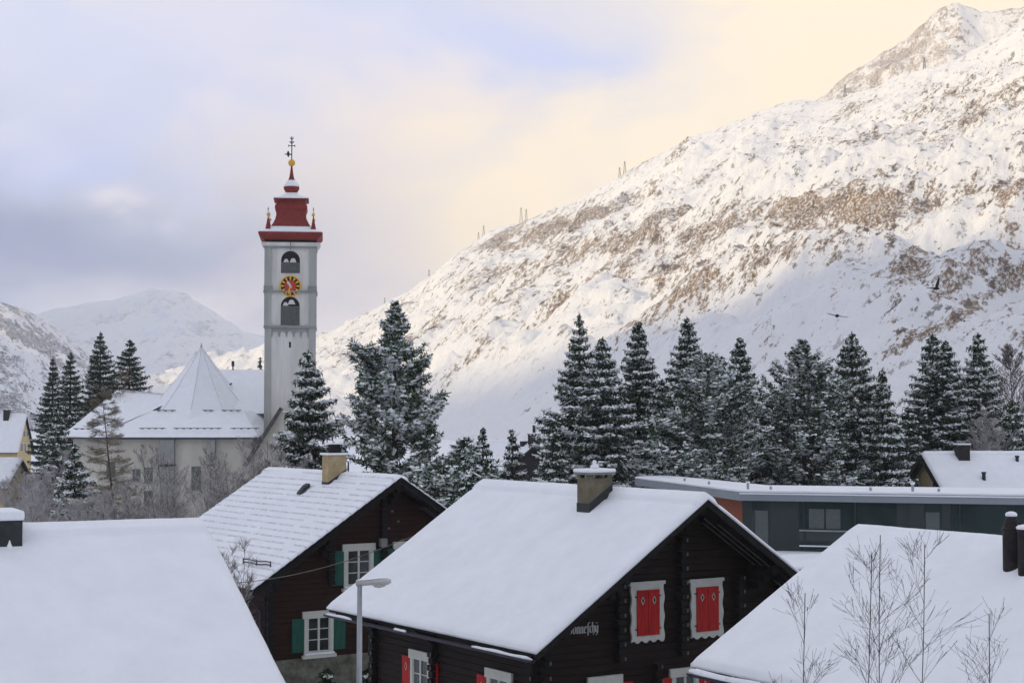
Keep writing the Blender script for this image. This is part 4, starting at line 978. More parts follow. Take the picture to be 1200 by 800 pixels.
ue = sq([(15.8, zz(238.5)), (17.2, zz(237)), (20.2, zz(235.8)), (20.4, zz(234.8)), (17, zz(234))], TRED, 'red_eave')
sq([(20.0, zz(234.9)), (19.6, zz(233.6)), (13, zz(231.6)), (8.5, zz(229.4)), (6.2, zz(226.5))], SNOW, 'snow_cover', ue)
on = sq([(6.4, zz(229)), (6.2, zz(226.5)), (8, zz(224)), (9.4, zz(221)), (9.2, zz(218.5)), (7.4, zz(216)), (5.2, zz(213)), (3.4, zz(210)), (2.4, zz(206)), (1.7, zz(201)), (1.0, zz(195))], TRED, 'onion', k=16, sm=True)
sq([(9.35, zz(219.2)), (9.2, zz(217.4)), (7.6, zz(215.2)), (5.5, zz(212.4)), (3.7, zz(211))], SNOW, 'snow_cover', on, k=16, sm=True)
b = MB(); r_ = 4.2 * tu; b.lathe([(r_ * math.sin(t) + .001, -r_ * math.cos(t)) for t in np.linspace(0, math.pi, 14)], (0, 0, zz(191)), GOLD, 20); b.build('golden_ball', tw, smooth=True)
b = MB(); b.tube([(0, 0, zz(187)), (0, 0, zz(160))], .06, SOOT, 6)
for y_, l_ in ((171, 3.6), (166.5, 3.0), (163, 1.6)): b.tube([(-l_ * tu, 0, zz(y_)), (l_ * tu, 0, zz(y_))], .045, SOOT, 5)
for sx in (-1, 1):
    for y_ in (169, 164): b.tube([(0, 0, zz(y_)), (sx * 2.4 * tu, 0, zz(y_ - 3))], .035, SOOT, 5)
    b.tube([(sx * 3.6 * tu, 0, zz(172.2)), (sx * 3.6 * tu, 0, zz(169.8))], .045, SOOT, 5)
b.build('roof_cross', tw)
b = MB(); cz_ = zz(181)     # weathercock
b.prism([(-9, 0), (-7.4, .7), (-6, .3), (-5.4, 2.6), (-4.4, 4.4), (-3.2, 3.2), (-2.6, .8), (-.4, .6), (-.4, -.6), (-2.6, -.8), (-3.4, -3.4), (-4.8, -2.6), (-5.4, -.8), (-7.4, -.5)], (0, 0, cz_), (tu, 0, 0), (0, 0, tu), (0, 1, 0), .05, SOOT); b.build('weathercock', tw)
for sx in (-1, 1):
    for sy in (-1, 1):
        q = 26.0 * tu; b = MB(); b.lathe([(4.6 * tu, zz(273.5)), (4.2 * tu, zz(271)), (2.4 * tu, zz(264)), (.9 * tu, zz(258)), (.5 * tu, zz(256))], (sx * q, sy * q, 0), TRED, 4); pn_ = b.build('pinnacle', tw)
        b = MB(); r_ = 2.0 * tu; b.lathe([(r_ * math.sin(t) + .001, -r_ * math.cos(t)) for t in np.linspace(0, math.pi, 9)], (sx * q, sy * q, zz(254.8)), GOLD, 12); b.tube([(sx * q, sy * q, zz(253)), (sx * q, sy * q, zz(246))], .03, SOOT, 5); b.tube([(sx * q - .1, sy * q, zz(248.5)), (sx * q + .1, sy * q, zz(248.5))], .03, SOOT, 5); b.build('golden_ball', pn_)

# ------------------------------------------------------------------ small far houses
def small_house(name, apexpx, D, th, L, w, h, wallm, label, chim=None, wins=(), side=-1):
    ap_ = at(*apexpx, D); d2 = np.array([math.cos(th), math.sin(th), 0])
    H = House(name, ap_ - w * d2 - np.array([0, 0, h]), th, L, w, h, label)
    rf_ = roof_shell(H, .125, .2, TILE); snow_cover(H, rf_, .25, seed=D, wob=.05, ny=24)
    walls(H, .5, .4, wallm, top=.42)
    for (px_, py_, ww_, hh_) in wins:
        p = H.hit(px_, py_, 1, .4); window(H, (p[0], .4, p[2]), (1, 0, 0), (0, -1, 0), ww_, hh_, sash=(2, 1), sill=False, lintel=.02)
    if chim:
        p = H.roofhit(*chim, side=side); chimney(H, (p[0], p[1]), .35, .4, p[2] + 1.0, p[2] - .9, SOOT, cap=True)
    return H
small_house('house', (32, 485), 235, R(85), 14, 3.2, 5.4, YPLAS, 'tall steep gabled yellow house in the village at the far left', chim=(8, 489), wins=((28.5, 508, .8, 1.0), (32.5, 508, .8, 1.0), (25.5, 524, .8, 1.3), (29.5, 524, .8, 1.3), (33.5, 524, .8, 1.3)))
small_house('house', (27, 537), 190, R(85), 12, 4.6, 3.2, YPLAS, 'low snow roof at the left picture edge below the yellow gable')
Hc = small_house('house', (628, 518), 165, R(33.5), 12, 4.2, 3.0, WDARK, 'little dark gabled hut with snow roof between the conifers')
p = Hc.roofhit(624, 520); chimney(Hc, (p[0] + .2, p[1]), .5, .4, p[2] + .9, p[2] - .6, SOOT, cap=True)
b = MB(); b.tube([(p[0] + .2, p[1], p[2] + 1.1), (p[0] + .2, p[1], p[2] + 1.9)], .16, SOOT, 8); b.build('flue_pipe', Hc.root)
p = Hc.roofhit(614, 522); chimney(Hc, (p[0], p[1]), .3, .3, p[2] + .45, p[2] - .6, SOOT, cap=False, capsnow=.04)

# ------------------------------------------------------------------ trees
def quads_from(C, U, W):
    """C centre (n,3), U half length vector, W half width vector -> quads"""
    V = np.stack([C - U - W * .75, C + U - W * .35, C + U + W * .35, C - U + W * .75], 1)
    return V
def norm(a): return a / (np.linalg.norm(a, axis=-1, keepdims=True) + 1e-9)

def conifer_mesh(H, Rr, seed, kind='spruce', snow=.5, dens=1.0, droop=.35, t0=.06, power=.78, prof=None):
    """needle sprays along whorled boughs with snow lying on them; returns vertices, quads, material ids"""
    g_ = np.random.default_rng(seed)
    V = []; M = []
    nb = int(H * (22 if kind == 'spruce' else 20) * dens)
    ga = g_.uniform(0, 6.28)
    lob = g_.uniform(0, 6.28, 4)
    for i in range(nb):
        t = t0 + (1 - t0) * (i + g_.uniform(-.5, .5)) / nb; t = min(max(t, t0), .995)
        if kind == 'spruce': # whorls
            nw = max(10, int(H * 1.7)); t = (np.round(t * nw) + g_.normal(0, .13)) / nw; t = min(max(t, t0 * .8), .99)
        z0 = t * H; a = g_.uniform(0, 2 * math.pi)
        Lb = Rr * ((1 - t) ** power) * g_.uniform(.72, 1.08) * (1 + .12 * math.sin(2 * a + lob[0]) + .10 * math.sin(t * 9 + lob[1] + a))
        if kind == 'pine': Lb = Rr * min(1, 1.25 * (1 - t) ** .62) * g_.uniform(.55, 1.08) * (1 + .20 * math.sin(3 * a + lob[0] + t * 7))
        if prof: Lb = Rr * np.interp(t, [q[0] for q in prof], [q[1] for q in prof]) * g_.uniform(.62, 1.08) * (1 + .22 * math.sin(2 * a + lob[0] + t * 11) + .12 * math.sin(5 * a + lob[1]))
        cf = g_.choice([.35, .8, 1.2, 1.6])
        if t < .14: Lb *= .75 + .25 * t / .14
        Lb += .05 if not prof else .02
        dr = np.array([math.cos(a), math.sin(a), 0]); lat = np.array([-math.sin(a), math.cos(a), 0])
        if kind == 'spruce': a1 = .30 - droop * (1 - t) * 2.2; a2 = .28 * (1 - t)
        else: a1 = .15 - .3 * (1 - t); a2 = .35
        step = .17 / math.sqrt(dens)
        s = np.arange(.12 if Lb > .8 else .02, 1.001, step / max(Lb, .2)); 
        if kind == 'pine': s = s[s > .3] if Lb > 1.2 else s
        if len(s) == 0: s = np.array([.6, 1.])
        for sg in (-1, 1):
            n = len(s); sj = np.clip(s + g_.normal(0, .02, n), 0, 1)
            P = np.outer(Lb * sj, dr) + np.outer(Lb * (a1 * sj + a2 * sj ** 2.2), [0, 0, 1]) + [0, 0, z0]
            tl = np.minimum(Lb * .42, 1.0) * (1.05 - sj) * g_.uniform(.6, 1.2, n) + .16
            fwd = g_.uniform(.45, 1.0, n)
            D = norm(np.outer(fwd, dr) + sg * np.outer(g_.uniform(.5, 1.0, n), lat) + np.outer(g_.uniform(-.55, -.05, n) if kind == 'spruce' else g_.uniform(-.1, .6, n), [0, 0, 1]))
            if kind == 'spruce':
                for rep in range(2):
                    C = P + D * (tl * (.5 + .12 * rep))[:, None] + g_.normal(0, .035, (n, 3)); rnd = norm(g_.normal(0, 1, (n, 3)) + [0, 0, .0]); Wv = norm(np.cross(D, rnd)) * (g_.uniform(.045, .085, n))[:, None]
                    V.append(quads_from(C, D * (tl * .5)[:, None], Wv)); M.append(np.where(g_.random(n) < (.08 + .50 * snow) * (1.25 - t) * cf * (.3 + sj), 1, 0))
                # hanging sprays
                C = P + D * (tl * g_.uniform(.2, .9, n))[:, None]; hl = g_.uniform(.08, .2, n); Dn = norm(np.array([0, 0, -1.]) + g_.normal(0, .3, (n, 3)))
                Wv = norm(np.cross(Dn, g_.normal(0, 1, (n, 3)))) * .055; V.append(quads_from(C + Dn * hl[:, None], Dn * hl[:, None], Wv)); M.append(np.where(g_.random(n) < .15, 1, 0))
                C = P + D * (tl * .5)[:, None] + [0, 0, .035]
            else:
                C0_ = P + D * (tl * .6)[:, None]
                for rep in range(5):
                    n3 = norm(g_.normal(0, 1, (n, 3)) + D * .7 + [0, 0, .25]); l_ = g_.uniform(.10, .20, n) * min(1, .45 + 2.4 * (1 - t))
                    V.append(quads_from(C0_ + n3 * (l_ * .8)[:, None], n3 * l_[:, None], norm(np.cross(n3, g_.normal(0, 1, (n, 3)))) * g_.uniform(.04, .07, n)[:, None])); M.append(np.where(g_.random(n) < (.10 + .42 * snow) * cf * (.3 + sj), 1, 0))
                C = C0_ + [0, 0, .08] + g_.normal(0, .05, (n, 3))
            # snow lying on the spray: two tilted faces like a little ridge
            keep = g_.random(n) < snow * cf * (.30 + .9 * sj)
            if keep.any():
                C = C[keep]; Dk = D[keep]; k_ = len(C); wd = g_.uniform(.07, .14, k_)[:, None]; sl_ = (tl[keep] * g_.uniform(.28, .5, k_))[:, None] if kind == 'spruce' else g_.uniform(.07, .14, k_)[:, None]
                side = norm(np.cross(Dk, [0, 0, 1.])); up = np.array([0, 0, 1.])
                for q in (-1, 1):
                    Wv = norm(side * q + up * -.75) * wd
                    Cq = C + Wv * .95
                    V.append(quads_from(Cq, Dk * sl_, Wv)); M.append(np.full(k_, 2))
        # pads of snow lying along the bough
        k_ = int(Lb / .22 * snow * 1.8 * cf)
        if k_ and Lb > .4:
            sj = g_.uniform(.35, 1.0, k_); C = np.outer(Lb * sj, dr) + np.outer(Lb * (a1 * sj + a2 * sj ** 2.2), [0, 0, 1]) + [0, 0, z0 + .07] + lat * g_.normal(0, .10 * Lb, k_)[:, None] * .6
            wd = g_.uniform(.08, .17, k_)[:, None] * min(1, .35 + Lb * .5); sl_ = g_.uniform(.10, .24, k_)[:, None] * min(1, .35 + Lb * .5); Dk = norm(dr + g_.normal(0, .35, (k_, 3)) + [0, 0, a1])
            side = norm(np.cross(Dk, [0, 0, 1.]))
            for q in (-1, 1):
                Wv = norm(side * q + np.array([0, 0, -.65])) * wd; V.append(quads_from(C + Wv * .95, Dk * sl_, Wv)); M.append(np.full(k_, 2))
            Wv = norm(np.array([0, 0, 1.]) + g_.normal(0, .2, (k_, 3))) * wd * .6; V.append(quads_from(C + Dk * sl_ - Wv * .6, side * wd * .8, Wv)); M.append(np.full(k_, 2))
    # leader
    n = 40; zq = H * (1.0 - .06 * g_.random(n)); Dn = norm(np.stack([g_.normal(0, .5, n), g_.normal(0, .5, n), np.full(n, 1.1)], 1)); C = np.stack([np.zeros(n), np.zeros(n), zq], 1)
    V.append(quads_from(C, Dn * .16, norm(np.cross(Dn, g_.normal(0, 1, (n, 3)))) * .05)); M.append(np.zeros(n, int))
    V = np.concatenate(V).reshape(-1, 3); M = np.concatenate(M)
    return V, np.arange(len(V)).reshape(-1, 4), M

TREES = {}
def conifer(px, top, D, wpx, kind, label, seed, snow=.5, dens=1.0, droop=.35, reuse=None, name='spruce_tree', group='snowy conifers behind the roofs', t0=.05, power=.78, rz=0, lean=0, prof=None):
    p = at(px, top, D); H = p[2]; wpx = wpx * (1.0 if prof else 1.45); Rr = wpx / 2 * D / F
    if prof:
        yb_ = 488 + CZ * F / D; prof = [((yb_ - y_) / (yb_ - top), h_ / (wpx / 2)) for y_, h_ in prof][::-1]
    root = empty(name, (p[0], D, 0), rz); tag(root, label, 'tree', group)
    key = reuse or ('t', seed)
    if key not in TREES:
        V, Q, M = conifer_mesh(H, Rr, seed, kind, snow, dens, droop, t0, power, prof)
        cr_ = npmesh('crown', V, Q, M, [NEED if kind == 'spruce' else PINE, NEED2, SNOWF], root)
        tb = MB(); r0 = .018 * H
        tb.tube([(0, 0, 0), (0, 0, H * .4), (0, 0, H * .75), (0, 0, H * .985)], [r0, r0 * .7, r0 * .35, .012], BARK, 8)
        g_ = random.Random(seed); 
        for i in range(int(H * 5)):
            t = g_.uniform(.05, .93); a = g_.uniform(0, 6.28); l_ = Rr * (1 - t) ** power * .8
            dz_ = (.30 - (droop if kind == 'spruce' else .1) * (1 - t) * 2.2)
            tb.tube([(0, 0, t * H), (math.cos(a) * l_ * .5, math.sin(a) * l_ * .5, t * H + l_ * .5 * dz_), (math.cos(a) * l_, math.sin(a) * l_, t * H + l_ * (dz_ + .2 * (1 - t)))], [.045 * (1.1 - t), .03 * (1.1 - t), .012], BARK, 4, cap=False)
        tr = tb.build('trunk', root, smooth=True)
        TREES[key] = (cr_.data, tr.data, H, Rr)
    else:
        cd, td, H0, R0 = TREES[key]
        for nm_, dt in (('crown', cd), ('trunk', td)):
            o_ = bpy.data.objects.new(nm_, dt); COL.objects.link(o_); o_.parent = root
        root.scale = (Rr / R0, Rr / R0, H / H0)
    return root

GC = 'conifers standing behind the chalets'; GL = 'dark spruces beyond the church'
conifer(463, 354, 86, 150, 'pine', 'large ragged snow crusted conifer beside the church tower, rising above the yellow chimney', 11, snow=.85, dens=1.1, name='stone_pine', group=GC, t0=.1, prof=[(354, 0), (366, 4), (380, 13), (394, 19), (402, 13), (414, 24), (428, 52), (438, 58), (450, 44), (466, 58), (490, 64), (520, 64), (560, 58), (620, 56)])
conifer(361, 412, 92, 120, 'spruce', 'snow laden spruce at the foot of the church tower', 12, snow=.75, dens=1.0, group=GC, droop=.30)
conifer(679, 368, 112, 150, 'spruce', 'tall open spruce with drooping tiers left of the central clump, bare spire at its top', 13, snow=.55, dens=.72, droop=.22, group=GC, power=1.0)
conifer(706, 396, 110, 120, 'spruce', 'heavily snowed spruce just right of the tall open spruce', 14, snow=.65, dens=1.1, droop=.40, group=GC)
conifer(748, 377, 122, 105, 'spruce', 'dark pointed spruce behind the stone chimney of the red shuttered chalet', 15, snow=.42, dens=1.05, group=GC)
conifer(805, 372, 124, 100, 'spruce', 'slim spruce whose spire stands above the round topped pine', 16, snow=.5, dens=1.0, group=GC)
conifer(829, 420, 108, 135, 'pine', 'round topped bushy pine in the middle of the conifer row', 17, snow=.6, dens=1.2, name='stone_pine', group=GC, prof=[(420, 8), (427, 22), (440, 34), (460, 44), (490, 56), (530, 66), (600, 72)])
conifer(867, 395, 122, 100, 'spruce', 'spruce between the round topped pine and the broad dense pine', 18, snow=.5, dens=1.1, droop=.25, group=GC)
conifer(941, 399, 112, 145, 'pine', 'broad dense pine cone of frosted needles behind the flat roofed building', 19, snow=.6, dens=1.25, name='stone_pine', group=GC, prof=[(399, 2), (410, 10), (425, 20), (440, 32), (460, 42), (490, 54), (530, 66), (600, 74)])
conifer(998, 390, 120, 110, 'spruce', 'dark symmetrical spruce right of the broad dense pine', 20, snow=.42, dens=1.1, group=GC)
conifer(1034, 434, 114, 70, 'spruce', 'narrow shorter spruce between the dark symmetrical one and the twin topped one', 21, snow=.5, dens=1.1, group=GC)
conifer(1093, 391, 126, 115, 'spruce', 'left spire of the twin topped spruce above the yellow house', 22, snow=.42, dens=1.05, group=GC)
conifer(1108, 399, 126.6, 95, 'spruce', 'right spire of the twin topped spruce above the yellow house', 23, snow=.42, dens=1.0, group=GC)
conifer(1146, 391, 128, 95, 'spruce', 'open spruce with visible trunk near the right picture edge', 24, snow=.45, dens=.8, droop=.2, group=GC)
conifer(1064, 478, 124, 80, 'spruce', 'low frosted spruce filling the gap left of the yellow gable', 25, snow=.55, dens=1.0, group=GC)
conifer(776, 445, 118, 90, 'spruce', 'frosted young spruce right of the dark pointed spruce', 26, snow=.6, dens=1.0, group=GC)
conifer(905, 455, 116, 85, 'spruce', 'frosted young spruce left of the broad dense pine', 27, snow=.6, dens=1.0, group=GC)
conifer(648, 500, 108, 75, 'spruce', 'small snowy spruce hiding the left foot of the tall open spruce', 28, snow=.6, dens=1.0, group=GC)
conifer(566, 502, 118, 58, 'spruce', 'small conical spruce standing free before the slope', 29, snow=.55, dens=.9, group=GC, power=.9)
conifer(600, 504, 118, 44, 'spruce', 'narrow frosted spruce left of the little dark hut', 30, snow=.65, dens=.9, group=GC, power=.75)
conifer(544, 514, 84, 70, 'pine', 'low drooping snowy pine right of the large ragged conifer', 31, snow=.6, dens=.9, name='stone_pine', group=GC, prof=[(514, 2), (530, 16), (560, 34), (620, 40)])
conifer(514, 548, 76, 90, 'pine', 'broad low snowy pine peering over the red shuttered chalet roof', 32, snow=.65, dens=.9, name='stone_pine', group=GC, prof=[(548, 6), (556, 26), (580, 44), (640, 50)])
conifer(1186, 470, 122, 90, 'spruce', 'spruce at the right picture edge behind the yellow roof', 33, snow=.5, dens=1.0, group=GC)
conifer(305, 418, 215, 22, 'spruce', 'tiny dark spruce peeking out left of the tower', 34, snow=.1, dens=.6, group=GL)
conifer(62, 420, 188, 64, 'spruce', 'leftmost of the dark spruces beyond the church', 35, snow=.12, dens=.75, group=GL, power=.9)
conifer(83, 412, 184, 72, 'spruce', 'second dark spruce from the left beyond the church', 36, snow=.12, dens=.75, group=GL, power=.85)
conifer(118, 389, 190, 94, 'spruce', 'tallest dark spruce beyond the church', 37, snow=.1, dens=.75, group=GL, power=.85)
conifer(152, 398, 194, 92, 'spruce', 'rightmost dark spruce beyond the church', 38, snow=.1, dens=.75, group=GL, power=.8)
conifer(88, 522, 104, 74, 'spruce', 'small heavily snowed spruce in front of the church wall', 39, snow=.9, dens=.9, group='young spruces before the church')
conifer(68, 470, 150, 50, 'spruce', 'grey green spruce at the left corner of the church roof', 40, snow=.4, dens=.8, group='young spruces before the church')

def bare_mesh(H, Rr, seed, m, mf, frost=.3, stems=1, habit='up', n1=26, n2=9, n3=5, rt=.10, wob=.05, tr=1.0, tmin=None, spread=.22, steep=(.55, 1.1)):
    """recursive bare branching; returns trunk builder and crown builder"""
    g_ = random.Random(seed); T_ = MB(); C_ = MB()
    def vec(a, e): return np.array([math.cos(a) * math.cos(e), math.sin(a) * math.cos(e), math.sin(e)])
    def curve(p, d, l, k, w_, up=0.0):
        pts = [p]; d = d.copy()
        for i in range(k):
            d = d + np.array([g_.gauss(0, w_), g_.gauss(0, w_), g_.gauss(0, w_) + up]); d /= np.linalg.norm(d); pts.append(pts[-1] + d * l / k)
        return pts, d
    for s_ in range(stems):
        a0 = g_.uniform(0, 6.28); d0 = norm(np.array([math.cos(a0) * (.0 if stems == 1 else spread), math.sin(a0) * (.0 if stems == 1 else spread), 1.])); hs = H * (1 if s_ == 0 else g_.uniform(.7, .98))
        base = np.array([0, 0, 0]) + (np.zeros(3) if stems == 1 else np.array([math.cos(a0) * .2, math.sin(a0) * .2, 0]))
        pts, _ = curve(base, d0, hs, 10, .02 if habit == 'larch' else (.008 if tmin else .045), 0.0)
        T_.tube(pts, [max(rt * (1 - i / 10.0) ** 1.0, .012 if not tmin else .005) for i in range(11)], m, 6)
        for i in range(n1):
            t = g_.uniform(tmin or (.12 if habit == 'larch' else .22), .99); k = min(int(t * 10), 9); fr = t * 10 - k; p = pts[k] * (1 - fr) + pts[k + 1] * fr
            a = g_.uniform(0, 6.28)
            if habit == 'larch': e = g_.uniform(-.25, .35); l = Rr * (1 - t) ** .75 * g_.uniform(.6, 1.1) + .25; up = .02
            else: e = g_.uniform(*steep); l = min(Rr * 1.5, hs * (1 - t) * .75 + .4) * g_.uniform(.6, 1.1); up = .05
            if tmin: l = min(l, (1.0 - t) * hs * .62 + .1)
            b1, dd = curve(p, vec(a, e), l, 6, wob, up); rb = max(.009 * min(1, tr), rt * .30 * (1 - t * .7))
            mm = mf if g_.random() < frost else m
            C_.tube(b1, [rb, rb * .85, rb * .7, rb * .55, rb * .4, rb * .3, .004], mm, 4, cap=False)
            for j in range(n2):
                q = g_.uniform(.15, 1); kk = min(int(q * 6), 5); p2 = b1[kk] + (b1[kk + 1] - b1[kk]) * (q * 6 - kk); dv = norm(b1[kk + 1] - b1[kk]); sd = norm(np.cross(dv, [0, 0, 1.]) + np.array([1e-4, 0, 0])) * g_.choice((-1, 1))
                d2_ = norm(dv * .8 + sd * g_.uniform(.3, .9) + np.array([0, 0, g_.uniform(-.3, .3) if habit == 'larch' else g_.uniform(.0, .5)])); l2 = l * (1.05 - q) * .55 + .14
                b2, _ = curve(p2, d2_, l2, 3, wob * 1.5, up * .5); mm = mf if g_.random() < frost * 1.4 else m; r2_ = max(.006 * tr, rb * .4)
                C_.tube(b2, [r2_, r2_ * .8, r2_ * .6, .003], mm, 3, cap=False)
                for k3 in range(n3):
                    q3 = g_.uniform(.2, 1); kk = min(int(q3 * 3), 2); p3 = b2[kk] + (b2[kk + 1] - b2[kk]) * (q3 * 3 - kk)
                    d3 = norm(norm(b2[kk + 1] - b2[kk]) + np.array([g_.gauss(0, .6), g_.gauss(0, .6), g_.gauss(0, .4) + (.15 if habit == 'up' else -.1)])); l3 = l2 * .4 + .08
                    mm = mf if g_.random() < frost * 1.6 else m
                    C_.tube([p3, p3 + d3 * l3 * .5, p3 + d3 * l3 + np.array([0, 0, .02])], [.006 * tr, .005 * tr, .002], mm, 3, cap=False)
    return T_, C_
def bare(px, top, D, wpx, label, seed, name='bare_tree', m=None, mf=None, group=None, cat='tree', base=0.0, rt=.10, **k):
    p = at(px, top, D); root = empty(name, (p[0], D, base)); tag(root, label, cat, group); m = m or TWIG
    T_, C_ = bare_mesh(p[2] - base, wpx / 2 * D / F, seed, m, mf or TWIGF, rt=rt, **k)
    T_.build('trunk', root); C_.build('crown', root); return root
LG = 'bare larches near the church'
bare(138, 448, 112, 100, 'bare brown larch with a straight dark trunk before the church wall', 51, name='larch_tree', m=BARK, mf=LARCHT, group=LG, habit='larch', n1=150, n2=13, n3=6, frost=.85, rt=.13, tr=1.3)
bare(133, 425, 176, 90, 'rusty bare larch among the dark spruces beyond the church', 52, name='larch_tree', m=LARCHT, mf=mat('rusty_twigs', (.16, .085, .05), .9), group=LG, habit='larch', n1=90, n2=10, n3=4, frost=.5, rt=.13, tr=2)
FS = 'frosted shrubs before the church'
bare(213, 518, 92, 60, 'upright thin stemmed shrub in front of the white choir wall', 53, group=FS, name='bare_shrub', cat='shrub', stems=5, n1=22, n2=9, n3=5, frost=.4, rt=.05, tr=1.2)
bare(262, 505, 88, 90, 'wide bare frosted shrub right of the buttress', 54, group=FS, name='bare_shrub', cat='shrub', stems=8, n1=22, n2=10, n3=6, frost=.45, rt=.05, tr=1.2)
bare(292, 512, 82, 80, 'dense bare shrub touching the green shuttered chalet roof', 55, group=FS, name='bare_shrub', cat='shrub', stems=7, n1=22, n2=10, n3=6, frost=.45, rt=.05, tr=1.2)
bare(48, 528, 110, 70, 'white frosted birch by the left village houses', 56, group=FS, name='frosted_tree', stems=3, n1=24, n2=10, n3=5, frost=.7, rt=.06, tr=1.7)
bare(20, 545, 116, 70, 'frosted bush at the left edge behind the dark chimney', 57, group=FS, name='bare_shrub', cat='shrub', stems=6, n1=18, n2=9, n3=5, frost=.8, rt=.05, tr=1.7)
bare(62, 572, 100, 70, 'low frosted bush left of the small snowed spruce', 58, group=FS, name='bare_shrub', cat='shrub', stems=6, n1=16, n2=9, n3=5, frost=.8, rt=.05, tr=1.7)
bare(118, 575, 98, 70, 'low frosted bush at the foot of the bare larch', 59, group=FS, name='bare_shrub', cat='shrub', stems=6, n1=16, n2=9, n3=5, frost=.7, rt=.05, tr=1.7)
bare(165, 568, 98, 80, 'low frosted bush before the choir windows', 60, group=FS, name='bare_shrub', cat='shrub', stems=6, n1=16, n2=9, n3=5, frost=.6, rt=.05, tr=2.2)
bare(1192, 408, 132, 110, 'bare brown tree crown at the right picture edge above the yellow house', 61, m=mat('brown_twigs', (.10, .07, .055), .9), n1=60, n2=12, n3=6, frost=.15, rt=.16, tr=2.6)
bare(1163, 484, 121, 80, 'frost covered round tree right of the open spruce', 62, name='frosted_tree', m=NEED2, mf=TWIGF, n1=50, n2=12, n3=6, frost=.6, rt=.12, tr=4.5)
# foreground saplings at the right, and the shrub behind the left roof
BIRCH = mat('birch_twigs', (.075, .052, .045), .9)
FB = 'thin leafless birches in front of the right roof'
for (px_, tp_, D_, w_, lb_, sd_, tm_, n_) in ((1030, 630, 17.5, 75, 'tallest thin leafless birch in front of the right roof', 63, .72, 13), (1006, 650, 17.2, 60, 'leafless birch just left of the tallest one', 64, .76, 11), (1056, 641, 17.9, 80, 'leafless birch just right of the tallest one', 68, .74, 10),
        (941, 698, 17.0, 70, 'leafless sapling well left of the birches, over the eave', 65, .84, 7), (1159, 722, 16.6, 55, 'small leafless sapling at the lower right', 66, .87, 5)):
    bare(px_, tp_ - 4, D_, w_ * 1.3, lb_, sd_, group=FB, name='birch_sapling', m=BIRCH, n1=n_, n2=5, n3=2, frost=.0, rt=.028, tr=.30, tmin=tm_, steep=(.65, 1.15), wob=.06)
bare(262, 642, 36, 34, 'bare twiggy shrub behind the edge of the left roof', 67, name='bare_shrub', cat='shrub', stems=5, n1=12, n2=6, n3=3, frost=.4, rt=.03, tr=.9, tmin=.78, spread=.025, steep=(.8, 1.2))
# snow capped garden conifers below the green shuttered chalet
for px_, py_, s_ in ((383, 788, 71), (433, 786, 72)):
    conifer(px_, py_, 46.5, 26, 'spruce', 'slim snow crusted shrub left of the lamp pole' if s_ == 71 else 'slim snow crusted shrub right of the lamp pole', s_, snow=1.0, dens=2.2, droop=-.2, name='garden_conifer', group='snowy garden shrubs by the stone base')

# ------------------------------------------------------------------ pylons on the ridge
rng_ = random.Random(5)
MAST = mat('mast_steel', (.07, .07, .07), .7)
def ridge_point(px):
    i = np.argmin(np.abs(PX[:, 0] - px)); col = IY[i]; j = int(np.argmin(np.where(T[i] <= 1.05, col, 1e9))); return np.array([X[i, j], Y[i, j], Z[i, j]])
for px_, hp, lb_ in ((561, 9, 'lower left mast of the first pair on the ridge'), (567, 14, 'taller lattice mast of the first pair on the ridge'), (611, 20, 'tall lattice mast of the middle pair on the ridge'), (617, 15, 'shorter lattice mast of the middle pair on the ridge'), (726, 13, 'broad lattice mast of the upper pair on the ridge'), (733, 17, 'slender mast of the upper pair on the ridge'), (502, 9, 'small lone mast on the lower ridge'), (450, 8, 'lowest mast on the ridge, above the large conifer'), (993, 18, 'thin mast below the rocky peak'), (1087, 16, 'rightmost mast below the rocky peak')):
    p = ridge_point(px_); h_ = hp * .85 * p[1] / F + 1.5; r_ = empty('mast', p - [0, 0, 1.5]); b = MB(); w_ = h_ * .10
    for sx in (-1, 1):
        for sy in (-1, 1): b.beam((sx * w_, sy * w_, 0), (sx * .22, sy * .22, h_), .26, .26, MAST)
    for i in range(6):
        a_0 = i / 6; a_1 = (i + 1) / 6; w0 = w_ + (.22 - w_) * a_0; w1 = w_ + (.22 - w_) * a_1
        b.beam((-w0, -w0, h_ * a_0), (w1, -w1, h_ * a_1), .16, .16, MAST); b.beam((w0, -w0, h_ * a_0 + .01), (-w1, -w1, h_ * a_1 - .01), .16, .16, MAST)
    b.build('lattice', r_); b = MB()
    b.beam((-1.6, 0, h_ * .9), (1.6, 0, h_ * .9), .25, .25, MAST); b.build('cross_arm', r_)
    tag(r_, lb_, 'mast', 'masts along the mountain ridge')

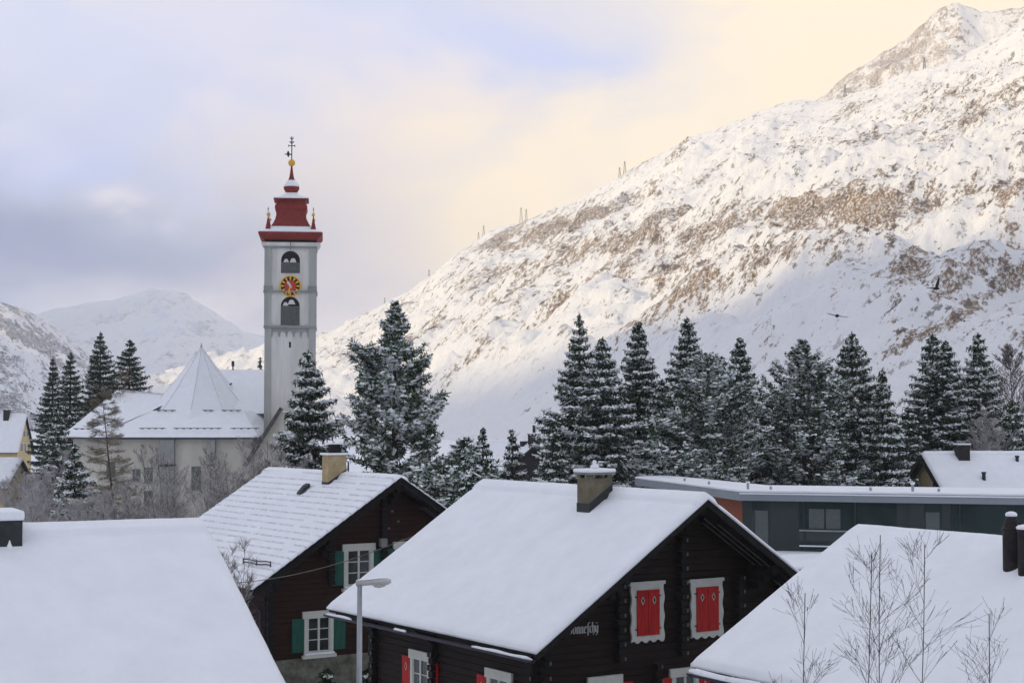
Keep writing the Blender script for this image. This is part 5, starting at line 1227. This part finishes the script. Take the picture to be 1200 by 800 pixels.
# ------------------------------------------------------------------ birds
def bird(px, py, D, span, yaw, bank, label, flap=.35):
    p = at(px, py, D); o_ = empty('crow', p, yaw); o_.rotation_euler = (bank, 0, yaw); tag(o_, label, 'bird', 'crows in flight before the slope')
    s = span / 2; body = []
    for (x, r_) in ((-.42, .02), (-.30, .05), (-.12, .085), (.06, .09), (.2, .07), (.27, .06), (.33, .062), (.39, .045), (.43, .02), (.5, .006)): body.append((x * s * 1.0, r_ * s * 1.7))
    b = MB(); b.tube([(x, 0, 0 + (.02 * s if x > .2 * s else 0)) for x, _ in body], [r for _, r in body], ROCK, 10)
    # tail fan
    b.poly([(-.36 * s, -.03 * s, .01), (-.66 * s, -.13 * s, .01), (-.70 * s, 0, .012), (-.66 * s, .13 * s, .01), (-.36 * s, .03 * s, .01), (-.5 * s, 0, -.01)], [(0, 1, 2, 5), (5, 2, 3, 4), (0, 5, 4)], ROCK)
    b.build('body', o_, smooth=True)
    for sg in (-1, 1):
        q = MB(); pts = [(.16, .04, 0), (.22, .35, flap * .35), (.12, .62, flap * .62), (-.02, .95, flap * .85), (-.10, .92, flap * .80), (-.14, .98, flap * .86), (-.2, .85, flap * .72), (-.24, .88, flap * .72), (-.26, .62, flap * .5), (-.24, .35, flap * .3), (-.18, .04, 0)]
        up_ = [(x * s, sg * y * s, z * s) for x, y, z in pts]; dn_ = [(x, y, z - .02 * s) for x, y, z in up_]; k = len(pts)
        q.poly(up_ + dn_, [tuple(range(k)), tuple(range(k, 2 * k))[::-1]] + [(i, (i + 1) % k, k + (i + 1) % k, k + i) for i in range(k)], ROCK); q.build('wing', o_)
bird(1097, 338, 95, 1.25, R(30), R(-28), 'black crow flying before the shaded slope, the largest one', .8)
bird(911, 169, 130, .85, R(70), R(18), 'small dark bird high over the sunlit slope', .3)
bird(981, 370, 120, 1.7, R(95), R(10), 'long winged bird gliding low over the pale snow field', .06)
bird(1130, 376, 115, .85, R(80), R(8), 'small gliding bird above the twin topped spruce', .25)
bird(1157, 321, 125, .5, R(120), R(10), 'tiny bird at the right over the shaded streaks', .5)

# ------------------------------------------------------------------ camera and render settings
cd = bpy.data.cameras.new('camera'); cam = bpy.data.objects.new('camera', cd); COL.objects.link(cam)
cam.location = (0, 0, CZ); cam.rotation_euler = (math.pi / 2 + PITCH, 0, 0)
cd.sensor_width = 36; cd.lens = F / 1200 * 36; cd.clip_start = .5; cd.clip_end = 30000
sc.camera = cam
sc.view_settings.view_transform = 'Standard'; sc.view_settings.look = 'None'; sc.view_settings.exposure = 0.56; sc.view_settings.gamma = 1
c_ = sc.cycles; c_.use_denoising = True; c_.max_bounces = 6; c_.diffuse_bounces = 3; c_.glossy_bounces = 2; c_.volume_bounces = 1; c_.transmission_bounces = 2; c_.caustics_reflective = False; c_.caustics_refractive = False
